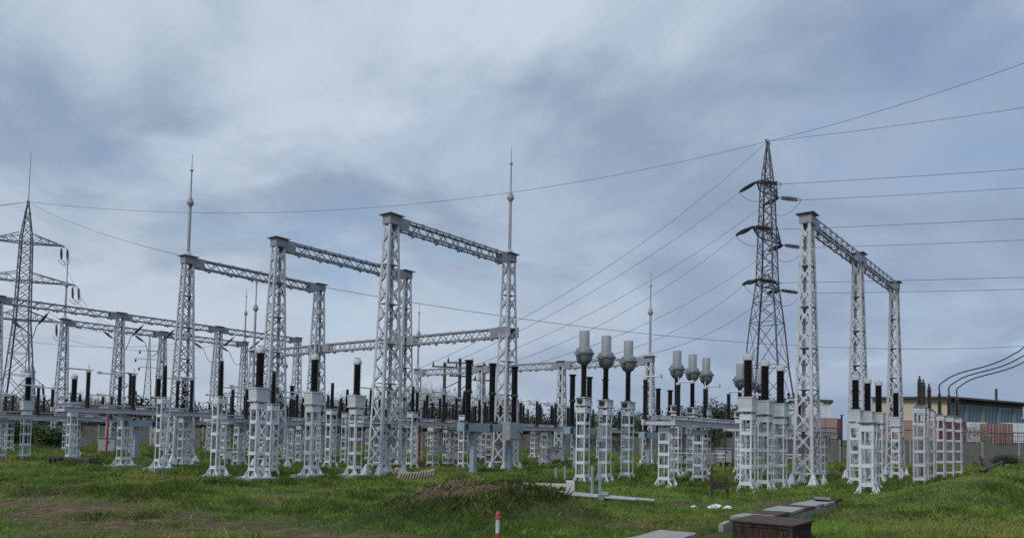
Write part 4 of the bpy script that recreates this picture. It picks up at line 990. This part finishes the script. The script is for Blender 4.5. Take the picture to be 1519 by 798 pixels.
# ------------------------------------------------------------------ conductors strung between the two low gantries on the left
sp = [(32.4, 'first of four right of the rod-topped column'), (35.2, 'second of four right of the rod-topped column'), (41.0, 'third of four right of the rod-topped column'), (43.8, 'fourth of four right of the rod-topped column'), (25.0, 'leftmost, before the rod-topped column')]
for i, (u, nm) in enumerate(sp):
    a = Vector(g(u, 64.4, 10.7)); b_ = Vector(g(u, 71.9, 10.7))
    o = thing('conductor_span', f'conductor span between the two left gantries, {nm}', 'conductor', g(u, 68, 0), RG, 'conductor spans between the left gantries')
    m = a + (b_ - a) * .30 - Vector((0, 0, .95)); m2 = b_ + (a - b_) * .30 - Vector((0, 0, .95))
    string_mesh(inv(o, a), inv(o, m), False, .11).build('insulator_string', 'dark', o); string_mesh(inv(o, b_), inv(o, m2), False, .11).build('insulator_string', 'dark', o)
    w_ = MB(); w_.tube(catenary(inv(o, m), inv(o, m2), 1.3, 10), .03, 5); w_.build('conductor', 'wire', o)
    if i in (0, 2, 4):
        md = (m + m2) / 2 - Vector((0, 0, 1.3)); e_ = Vector(g(u + .8, 67.0, 5.2)); dr = MB(); dr.tube([inv(o, md), inv(o, md + Vector((-.05, -.1, -2.2))), inv(o, e_)], .03, 5); dr.build('dropper', 'wire', o)
        db = MB(); e = inv(o, e_); db.tube([e, e + Vector((.15, 0, -1.2))], .09, 8); db.build('dropper_clamp', 'dark', o)

# three black cables rising from the far sealing ends to the right edge
for i, ((u, v), end, nm) in enumerate([((46.6, 7.2), (33.4, 45.5, 11.3), 'highest'), ((48.3, 7.0), (34.6, 46.5, 11.0), 'middle'), ((50.0, 6.85), (35.8, 47.5, 10.8), 'lowest')]):
    a = Vector(g(u, v, 4.64)); e = Vector(end); hd = Vector((e.x - a.x, e.y - a.y, 0)); pts = []
    ctl = [a, a + Vector((0, 0, .30)), a + hd * .025 + Vector((0, 0, .52)), a + hd * .12 + Vector((0, 0, 1.0)), a + hd * .35 + Vector((0, 0, 1.65)), a + hd * .5 + Vector((0, 0, 2.3)), a + hd * .62 + Vector((0, 0, 3.1)), e]
    for k in range(len(ctl) - 1):
        p0 = ctl[max(k - 1, 0)]; p1, p2 = ctl[k], ctl[k + 1]; p3 = ctl[min(k + 2, len(ctl) - 1)]
        for t_ in (0, .25, .5, .75):
            pts.append(.5 * ((2 * p1) + (p2 - p0) * t_ + (2 * p0 - 5 * p1 + 4 * p2 - p3) * t_ ** 2 + (3 * p1 - p0 - 3 * p2 + p3) * t_ ** 3))
    pts.append(ctl[-1]); mb = MB(); mb.tube(pts, .036, 7); tag(mb.build('power_cable', 'cable', None, True), f'thick black cable curving up to the right edge, {nm} of three', 'cable', 'black cables rising to the right')

# ------------------------------------------------------------------ distant poles and masts
def wood_pole(x, y, h, label, arms=2, braces=False):
    o = thing('utility_pole', label, 'utility pole', (x, y, 0), R(8)); m = MB(); m.tube([(0, 0, -.2), (0, 0, h)], [.24, .17], 9); m.build('pole', 'wood', o)
    for k in range(arms):
        m = MB(); z = h - .5 - k * 1.5; m.box((0, -.2, z), (3.0 if k == 0 else 2.4, .14, .16)); ao = m.build('crossarm', 'wood', o)
        for x_ in (-1.35, 1.35, -.1) if k == 0 else (-1.05, 1.05):
            m = MB(); m.lathe([(.06, 0), (.13, .06), (.06, .16), (.13, .22), (.06, .32), (.04, .5)], (x_, -.2, z + .09), 8); m.build('insulator', 'dark', ao)
    if braces:
        m = MB(); m.bar((-.1, -.1, h - 2.6), (-1.6, -.1, h - 1.2 - 2.2), .1, .1); m.bar((.1, -.1, h - 3.6), (1.7, -.1, h - 2.2), .1, .1); m.build('brace', 'wood', o)
wood_pole(-7.9, 90, 10.4, 'thin wooden line pole with a crossarm, left of three beyond the wall', 1)
wood_pole(-6.0, 88, 10.7, 'thick wooden line pole with crossarm and braces, middle of three beyond the wall', 2, True)
wood_pole(-3.3, 90, 10.4, 'wooden line pole right behind the tall breaker poles beyond the wall', 2)
def small_mast(x, y, h, label, hw0):
    o = thing('lattice_mast', label, 'pylon', (x, y, 0), R(30)); m = MB(); pylon_body(m, [(0, hw0), (h * .62, hw0 * .42), (h, .08)], [h * k / 16 for k in range(17)], .12); m.build('body', 'galv', o)
    for z, a in ((h * .84, 2.2), (h * .76, 3.1), (h * .68, 2.2)):
        m = MB(); m.bar((-a, 0, z), (a, 0, z), .14, .14); ao = m.build('crossarm', 'galv', o)
        for s in (-1, 1): q = MB(); q.lathe([(.12, 0), (.22, .2), (.22, .6), (.12, .8)], (s * a, 0, z - .9), 8); q.build('insulator', 'dark', ao)
small_mast(-94.2, 200, 27.0, 'very distant slender pylon with three small arms at the left', 1.5)
small_mast(-47.0, 150, 20.5, 'distant slender pylon seen left of the second portal column', 1.6)

# ------------------------------------------------------------------ cabinets and other yard furniture
def cabinet(x, y, w_, h, label, leg=.35, rz=None):
    o = thing('control_cabinet', label, 'cabinet', (x, y, zs(x, y)), RG if rz is None else rz); m = MB(); m.box((0, 0, leg + h / 2), (w_, .5, h)); m.box((0, -.02, leg + h + .02), (w_ + .08, .62, .035)); m.build('body', 'cab', o)
    for s in (-1, 1):
        m = MB(); m.box((s * w_ * .245, -.256, leg + h / 2), (w_ * .47, .014, h * .92)); d = m.build('door', 'cab', o)
        m = MB(); m.box((s * w_ * .06, -.272, leg + h * .5), (.03, .02, .12)); m.build('handle', 'dark', d)
    m = MB(); m.box((.1, -.268, leg + h * .70), (.16, .012, .14)); m.build('window', 'dark', o)
    for s in (-1, 1): m = MB(); m.box((s * w_ * .4, 0, leg / 2 - .05), (.07, .4, leg + .09)); m.build('leg', 'galv', o)
for x, y, w_, h, lab in [(-26.2, 50.5, 1.0, .85, 'pale grey low cabinet near the red pole at the left'), (-14.6, 41.0, .72, .52, 'small grey box cabinet behind the nearest left post insulator'),
    (-3.3, 49.0, .66, .62, 'grey cabinet left of the nearest breaker, below the disconnector'), (-1.3, 47.0, .5, .62, 'small grey cabinet between the two legs of the nearest breaker'),
    (3.0, 52.5, .8, .8, 'grey cabinet at the foot of the far gantry middle column'), (10.9, 49.5, .95, .62, 'low grey cabinet under the white pipes, left one'), (14.9, 54.5, 1.0, .95, 'grey cabinet at the right end of the white pipes')]:
    cabinet(x, y, w_, h, lab, rz=R(10))
# white earthing pipes on stubs
o = thing('pipe_rail', 'pair of white horizontal pipes on short posts in front of the far wall', 'pipe rail', (12.6, 50.5, 0), R(-4)); m = MB()
for z in (.72, .95): m.tube([(-2.1, 0, z), (1.4, 0, z)], .045, 8)
m.build('pipe', 'offwhite', o)
for x in (-1.9, 0, 1.2): m = MB(); m.box((x, .08, .5), (.07, .06, 1.06)); m.build('post', 'galv', o)
o = thing('pipe_rail', 'pair of white horizontal pipes at the wall, seen right of the near right gantry column', 'pipe rail', (19.4, 54.0, 0), R(-4)); m = MB()
for z in (.72, .95): m.tube([(-1.2, 0, z), (1.5, 0, z)], .045, 8)
m.build('pipe', 'offwhite', o)
for x in (-1.0, .2, 1.3): m = MB(); m.box((x, .08, .5), (.07, .06, 1.06)); m.build('post', 'galv', o)
# red pole, blue-grey cable bridge
x, y = -24.2, 46.5
m = MB(); m.tube([(0, 0, -.05), (0, 0, 3.3)], .055, 10); tag(m.build('red_pole', 'red', None, True, (x, y, zs(x, y))), 'slim red upright pole at the left, right of the dark timber pile', 'pole')
x, y = -4.9, 41.5
m = MB(); m.tube([(0, 0, -.05), (0, 0, 2.5)], .06, 10); tag(m.build('red_pole', 'red', None, True, (x, y, zs(x, y))), 'slim red upright pole seen through the front portal left column', 'pole')
# black downlead rods hanging by the disconnectors
for x, y, z0, z1, lab in [(9.2, 41.5, 1.55, 3.2, 'black vertical downlead rod left of the middle dome-headed trio'), (10.9, 39.5, 1.5, 3.6, 'black vertical downlead rod at the right end of the long disconnector'), (18.1, 42.5, 1.65, 3.3, 'black vertical downlead rod right of the near right gantry column'), (2.9, 34.0, 1.7, 3.0, 'black vertical downlead rod between two front dome-headed transformers')]:
    m = MB(); m.tube([(x, y, z0), (x, y, z1)], .05, 8); m.tube([(x, y, -.05), (x, y, z0 + .01)], .02, 6); m.box((x, y, z1), (.14, .14, .05)); m.box((x, y, z0), (.16, .12, .06)); tag(m.build('downlead_rod', 'dark'), lab, 'downlead')
# dark post at the right edge
o = thing('transformer_post', 'dark steel post with a brown ribbed bushing cut by the right edge', 'post', (23.9, 35.6, zs(23.9, 35.6)), 0); m = MB()
m.box((.1, 0, 1.0), (.16, .16, 2.4)); m.prism([(-.28, -.06, -.1), (.02, -.06, -.1), (.02, -.06, .9)], (0, .12, 0)); m.build('leg', 'dark', o)
m = MB(); m.box((.12, 0, 2.6), (.66, .6, .5)); m.box((.12, 0, 2.32), (.8, .7, .05)); m.build('tank', 'tank', o)
m = MB(); m.lathe([(.22, 0), (.22, .06)], (.12, 0, 2.86), 18); m.lathe(insul_profile(1.1, .20, .15, .09), (.12, 0, 2.92), 18); m.lathe([(.12, 0), (.06, .2), (.05, .4)], (.12, 0, 4.02), 12); m.build('bushing', 'porc2', o, True)

# ------------------------------------------------------------------ foreground: trench, box, marker, debris
tr = thing('cable_trench', 'raised concrete cable trench with loose cover slabs running up to the right', 'trench', g(8.8, 5.06, 0), RG + math.atan(0.0555))
rr = random.Random(5)
for sy in (-.24, .24):
    for x0, x1 in ((0, 2.1), (4.6, 11.5)):
        m = MB(); n_ = int((x1 - x0) / .35); top_ = [(x0 + (x1 - x0) * k / n_, sy - .045, .185 + RNG.uniform(-.03, .012)) for k in range(n_ + 1)]
        m.prism([(x0, sy - .045, -.35)] + [(x1, sy - .045, -.35)] + top_[::-1], (0, .09, 0)); m.build('side_wall', 'conc', tr)
def chipped(L_, W_, h_):
    P = []
    cs = [(-L_ / 2, -W_ / 2), (L_ / 2, -W_ / 2), (L_ / 2, W_ / 2), (-L_ / 2, W_ / 2)]
    for k in range(4):
        a, b_ = cs[k], cs[(k + 1) % 4]; c0 = rr.uniform(.0, .09)
        for f_ in (.02 + c0 * .5, .3, .55, .8, .985 - rr.uniform(0, .05)):
            P.append((a[0] + (b_[0] - a[0]) * f_ + rr.uniform(-.012, .012), a[1] + (b_[1] - a[1]) * f_ + rr.uniform(-.012, .012), -h_ / 2))
    m_ = MB(); m_.prism(P, (0, 0, h_)); return m_
xs = 0.0; k = 0
kinds = ['conc', 'conc', 'oldgrey', 'conc', 'conc', 'conc', 'oldgrey', 'conc', 'oldgrey', 'conc', 'conc', 'rust', 'rust', 'conc']
while xs < 11.4:
    L_ = rr.uniform(.85, 1.25)
    if not (1.2 < xs < 4.7):
        m = chipped(L_ - .03, .60 + rr.uniform(-.06, .04), .06); q = m.build('cover_slab', kinds[k % len(kinds)], tr, loc=(xs + L_ / 2, rr.uniform(-.03, .03), .222 + rr.uniform(0, .015))); q.rotation_euler = (rr.uniform(-.02, .02), rr.uniform(-.025, .025), rr.uniform(-.03, .03))
    xs += L_; k += 1
m = MB(); m.box((0, 0, 0), (.62, .36, .07)); q = tag(m.build('loose_slab', 'conc', None), 'small pale slab lying on the far end of the trench', 'slab'); q.location = g(20.0, 5.68, .31); q.rotation_euler = (.04, .06, RG + .3)
# rusty timber-clad box over the trench
bx = thing('rusty_box', 'dark rusty brown box with a sagging lid in the right foreground', 'box', (4.31, 12.8, zs(4.31, 12.8) - .03), RG - R(90)); m = MB()
m.box((0, 0, .11), (.96, .96, .50)); m.build('body', 'rust', bx)
m = MB(); m.hexa([(-.52, -.52, .365), (.51, -.51, .365), (.52, .53, .365), (-.51, .52, .365), (-.52, -.52, .392), (.51, -.51, .383), (.52, .53, .400), (-.51, .52, .415)]); m.build('lid', 'oldgrey', bx)
m = MB()
for x in (-.45, .45): m.box((x, -.487, .11), (.06, .014, .50))
m.box((0, -.487, .33), (.838, .012, .05)); m.box((.487, 0, .33), (.012, .94, .05)); m.build('edge_angle', 'rust', bx)
# red and white marker post
mp_ = thing('marker_post', 'short red and white striped marker post standing in front of the mound', 'marker post', (-.14, 9.3, 0.03), 0)
m = MB()
m.lathe([(.026, -.2), (.026, .46)], n=14); m.build('red_band', 'red', mp_, True)
m = MB(); m.lathe([(.026, .461), (.026, .625)], n=14); m.build('white_band', 'offwhite', mp_, True)
m = MB(); m.lathe([(.031, .626), (.038, .632), (.038, .650), (.028, .656), (.028, .70), (.019, .715)], n=14); m.build('cap', 'red', mp_, True)
# dark timber pile
tp = thing('timber_pile', 'pile of dark damp beams and a broken pallet lying in the grass at the left', 'timber pile', (-21.0, 37.6, zs(-21.0, 37.6)), R(-8))
for i in range(4): m = MB(); m.box((.25 + .03 * i, -.35 + .2 * i, .10 + .0 * i), (1.5, .16, .18)); m.build('beam', 'wood', tp)
for i in range(3): m = MB(); m.box((.30, -.3 + .25 * i, .28), (1.35, .18, .12)); m.build('beam', 'wood', tp)
m = MB()
for i in range(5): m.box((-.85, -.4 + .2 * i, .30), (.62, .12, .04), Matrix.Rotation(-.12, 3, 'Y'))
for x in (-1.1, -.85, -.62): m.box((x, 0, .15), (.08, .95, .26))
m.build('pallet', 'wood', tp)
# curved row of clay tiles leaning on the ground
o = thing('tile_row', 'row of brown clay tiles leaning together at the foot of the front portal', 'tiles', (-3.75, 31.0, zs(-3.75, 31.0)), R(14)); m = MB()
for i in range(13):
    a = i / 12; m.box((-.68 + a * 1.32, .05 * math.sin(a * 6), .13 + .16 * a * a), (.055, .42, .28), Matrix.Rotation(.35, 3, 'Y') @ Matrix.Rotation(rr.uniform(-.08, .08), 3, 'X'))
    m.box((-.68 + a * 1.32, .05 * math.sin(a * 6), .02 + .08 * a * a), (.12, .30, .04 + .15 * a * a))
m.build('tiles', 'tile', o)
m = MB(); m.lathe([(.12, 0), (.16, .05), (.16, .22), (.10, .30)], (0, 0, 0), 12); tag(m.build('plastic_canister', 'orange', None, True, (-5.1, 35.2, zs(-5.1, 35.2))), 'small orange canister in the grass at the front portal foot', 'canister')
# lying white ladder frame
lf = thing('lying_ladder', 'white concrete ladder frame with an end box lying in the grass behind the mound', 'ladder', (.95, 23.6, zs(.95, 23.6)), R(-2)); m = MB()
for z in (.08, .33): m.box((-.1, -.1, z), (1.75, .09, .07))
for x in (-.9, -.62, -.1, .22, .5): m.box((x, -.1, .205), (.10, .07, .178))
m.box((-.1, .28, .33), (1.75, .08, .07))
m.build('frame', 'offwhite', lf); m = MB(); m.box((.86, -.05, .22), (.24, .52, .50)); m.build('end_box', 'offwhite', lf)
m = MB(); m.box((0, 0, .03), (.9, .45, .14)); tag(m.build('concrete_block', 'conc', None, False, (1.3, 22.9, zs(1.3, 22.9)), R(6)), 'pale flat concrete block beside the lying pipes', 'block')
pp = thing('pipe_bundle', 'two grey pipes lying in the grass with a dark coupling', 'pipes', (2.15, 21.9, zs(2.15, 21.9) + .05), math.atan2(-2.0, 3.5)); m = MB(); m.tube([(-2.05, .10, .16), (2.0, .0, .05)], .042, 8); m.build('pipe', 'galv', pp, True)
m = MB(); m.tube([(-1.9, -.08, .10), (1.5, -.10, .05)], .035, 8); m.build('pipe', 'galv', pp, True); m = MB(); m.lathe([(.10, 0), (.12, .03), (.12, .20), (.10, .23)], (.45, 0, .10), 10, (1, 0, 0)); m.box((.5, -.05, .06), (.18, .2, .16)); m.build('coupling', 'head', pp)
for x, y, h, lab in [(1.75, 30.0, .62, 'thin grey stake left of the white frame end box'), (2.08, 29.6, .70, 'thin grey stake behind the white frame end box'), (2.32, 22.0, .98, 'thin grey stake in the pipes, left one'), (2.55, 22.0, 1.04, 'thin grey stake in the pipes, taller right one')]:
    m = MB(); m.box((0, 0, h / 2 - .1), (.055, .055, h + .2)); q = tag(m.build('stake', 'blue', None, False, (x, y, zs(x, y)), .5), lab, 'stake'); q.rotation_euler = (rr.uniform(-.03, .03), rr.uniform(-.03, .03), .5)
for x, y, lab in [(-.75, 19.0, 'small white block behind the mound top, left one'), (-.52, 19.0, 'small white block behind the mound top, right one')]:
    m = MB(); m.box((0, 0, .12), (.16, .12, .50)); m.box((-.02, 0, .40), (.10, .12, .05)); tag(m.build('white_block', 'offwhite', None, False, (x, y, zs(x, y)), .2), lab, 'block')
def rock(name, x, y, r, label, m_='stone', seed=0, fl=.6, group=None):
    rg = random.Random(seed); mb = MB(); pts = []
    for i in range(7):
        th = math.pi * i / 6; pts.append((max(math.sin(th), .05) * r, -math.cos(th) * r * fl))
    mb.lathe(pts, (0, 0, 0), 10); mb.v = [tuple(Vector(p) * (1 + rg.uniform(-.30, .24))) for p in mb.v]
    return tag(mb.build(name, m_, None, False, (x, y, zs(x, y) + r * fl * .45), rg.uniform(0, 6)), label, 'stone', group)
for i, (x, y, r, lab) in enumerate([(5.38, 20.3, .15, 'white rubble lump, largest of the heap in the grass'), (5.62, 20.1, .11, 'white rubble lump at the right end of the heap'), (5.20, 20.15, .10, 'white rubble lump left in the heap'), (4.86, 20.6, .08, 'flat white rubble piece lying left of the heap'), (5.50, 20.5, .10, 'white rubble lump at the back of the heap'), (5.30, 20.42, .08, 'small white rubble lump at the back left of the heap'), (5.48, 19.95, .07, 'small white rubble lump at the front of the heap'),
                                    (17.2, 18.6, .13, 'pale round stone in the grass at the far right')]): rock('rubble_stone', x, y, r, lab, seed=i + 1)
# stakes of an old broken fence, stump, small posts
o = thing('broken_crate', 'broken dark wooden frame with upright splinters standing in the grass', 'wooden frame', (5.95, 23.0, zs(5.95, 23.0)), R(20)); m = MB(); m.box((0, 0, .45), (.05, .05, 1.0)); m.box((.62, .1, .30), (.06, .05, .75), Matrix.Rotation(-.1, 3, 'Y')); m.box((.3, .05, .42), (.62, .05, .22)); m.build('boards', 'oldgrey', o)
o = thing('dead_branch', 'dark broken branch stump sticking out of the grassy bank', 'branch', (15.6, 25.6, zs(15.6, 25.6)), 0); m = MB(); m.tube([(.12, 0, -.2), (.05, 0, .2), (-.12, .05, .62)], [.08, .07, .05], 7); m.tube([(-.2, -.1, .12), (.25, -.05, .30), (.6, 0, .42)], [.07, .055, .035], 6); m.tube([(.1, 0, .1), (.25, -.1, -.1)], [.1, .12], 6); m.build('wood', 'wood', o)
for x, y, lab in [(24.7, 44.0, 'short white post stub on the ground left of the far sealing ends, left one'), (25.6, 43.5, 'short white post stub on the ground, right one')]:
    m = MB(); m.box((0, 0, .15), (.14, .14, .7)); m.box((0, 0, .08), (.5, .4, .12)); tag(m.build('post_stub', 'conc', None, False, (x + 2.2, y, zs(x + 2.2, y)), .3), lab, 'post stub')
# dry straw lying on the mound
V3 = []; F3 = []; n = 2000
sx = MX - .55 + RNG.normal(0, .62, n); sy = MY - .30 + RNG.normal(0, .42, n); sz = zf(sx, sy) + .02 + RNG.random(n) * .06; 
nt_ = 900; tx = -16 + 15 * RNG.random(nt_); ty = 22.4 - 10.6 * np.clip((tx + 16) / 13, 0, 2) ** .85 + RNG.normal(0, 1.3, nt_); sx[-nt_:] = tx; sy[-nt_:] = ty; sz = zf(sx, sy) + .02 + RNG.random(n) * .04
a = RNG.normal(1.9, .8, n); Ls_ = .06 + .16 * RNG.random(n)
for i in range(n):
    dx_, dy_ = math.cos(a[i]) * Ls_[i] / 2, math.sin(a[i]) * Ls_[i] / 2; wx, wy = -math.sin(a[i]) * .004, math.cos(a[i]) * .004; b0 = len(V3)
    za = float(sz[i]); zb = za + RNG.normal(-.03, .05)
    V3 += [(sx[i] - dx_ - wx, sy[i] - dy_ - wy, za), (sx[i] - dx_ + wx, sy[i] - dy_ + wy, za), (sx[i] + dx_ + wx, sy[i] + dy_ + wy, zb), (sx[i] + dx_ - wx, sy[i] + dy_ - wy, zb)]; F3.append((b0, b0 + 1, b0 + 2, b0 + 3))
mb = MB(); mb.v = V3; mb.f = F3; so_ = mb.build('straw', 'straw'); so_['kind'] = 'stuff'; so_['label'] = 'dry cut straw lying over the earth mound and the worn track'; so_['category'] = 'straw'
zones = [grass_zone(24000, 10.5, 30, 1.0, 0.06, 0.16, 0.024), grass_zone(620000, 10.5, 24, 1.0, 0.03, 0.105, 0.011), grass_zone(330000, 24, 46, 1.4, 0.05, 0.15, 0.013), grass_zone(110000, 46, 84, 1.4, 0.08, 0.24, 0.014)]
bpy.context.view_layer.update()
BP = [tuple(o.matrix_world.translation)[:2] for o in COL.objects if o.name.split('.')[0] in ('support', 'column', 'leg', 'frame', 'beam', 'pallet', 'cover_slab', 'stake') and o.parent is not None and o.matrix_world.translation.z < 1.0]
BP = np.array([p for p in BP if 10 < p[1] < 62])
def foot_tufts(per):  # taller grass round the feet; contact shade is put into its darker green
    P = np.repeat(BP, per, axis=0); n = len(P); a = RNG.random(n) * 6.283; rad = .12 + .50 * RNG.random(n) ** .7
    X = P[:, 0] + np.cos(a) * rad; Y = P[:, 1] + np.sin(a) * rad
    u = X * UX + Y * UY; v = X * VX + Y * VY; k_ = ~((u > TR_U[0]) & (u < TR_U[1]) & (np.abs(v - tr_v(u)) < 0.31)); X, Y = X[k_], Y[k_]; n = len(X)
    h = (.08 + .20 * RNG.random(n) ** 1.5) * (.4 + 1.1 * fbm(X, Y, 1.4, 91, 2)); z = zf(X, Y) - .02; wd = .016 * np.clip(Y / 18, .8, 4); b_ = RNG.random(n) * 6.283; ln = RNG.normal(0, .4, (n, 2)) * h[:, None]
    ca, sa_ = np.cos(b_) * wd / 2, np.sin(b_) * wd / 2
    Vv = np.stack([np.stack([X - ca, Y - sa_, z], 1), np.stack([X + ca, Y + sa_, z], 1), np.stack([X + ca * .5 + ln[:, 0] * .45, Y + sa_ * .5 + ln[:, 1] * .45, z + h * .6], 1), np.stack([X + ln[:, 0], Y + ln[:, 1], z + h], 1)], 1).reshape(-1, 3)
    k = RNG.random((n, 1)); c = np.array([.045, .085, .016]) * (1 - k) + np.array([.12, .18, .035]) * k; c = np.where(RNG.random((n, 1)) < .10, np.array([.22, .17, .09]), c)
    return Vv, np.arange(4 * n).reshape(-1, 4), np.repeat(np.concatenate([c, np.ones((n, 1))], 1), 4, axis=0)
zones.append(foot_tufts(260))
off = 0; VV = []; FF = []; CC = []
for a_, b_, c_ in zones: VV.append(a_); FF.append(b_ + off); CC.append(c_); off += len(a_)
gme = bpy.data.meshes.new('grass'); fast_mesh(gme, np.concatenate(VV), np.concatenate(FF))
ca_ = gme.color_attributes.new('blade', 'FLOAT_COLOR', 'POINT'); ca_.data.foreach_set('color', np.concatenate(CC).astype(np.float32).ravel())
bm_ = bpy.data.materials.new('grass_blade'); bm_.use_nodes = True; t = bm_.node_tree; b = t.nodes['Principled BSDF']
b.inputs['Roughness'].default_value = 0.75; b.inputs['Specular IOR Level'].default_value = 0.2
va = tn('ShaderNodeAttribute', attribute_name='blade'); t.links.new(va.outputs['Color'], b.inputs['Base Color'])
tl = tn('ShaderNodeBsdfTranslucent'); t.links.new(va.outputs['Color'], tl.inputs[0])
mxs = tn('ShaderNodeMixShader'); mxs.inputs[0].default_value = 0.35
t.links.new(b.outputs[0], mxs.inputs[1]); t.links.new(tl.outputs[0], mxs.inputs[2]); t.links.new(mxs.outputs[0], t.nodes['Material Output'].inputs[0])
gme.materials.append(bm_)
grass = bpy.data.objects.new('grass', gme); COL.objects.link(grass); grass['kind'] = 'stuff'; grass['label'] = 'rough green grass with yellow and straw patches'; grass['category'] = 'grass'
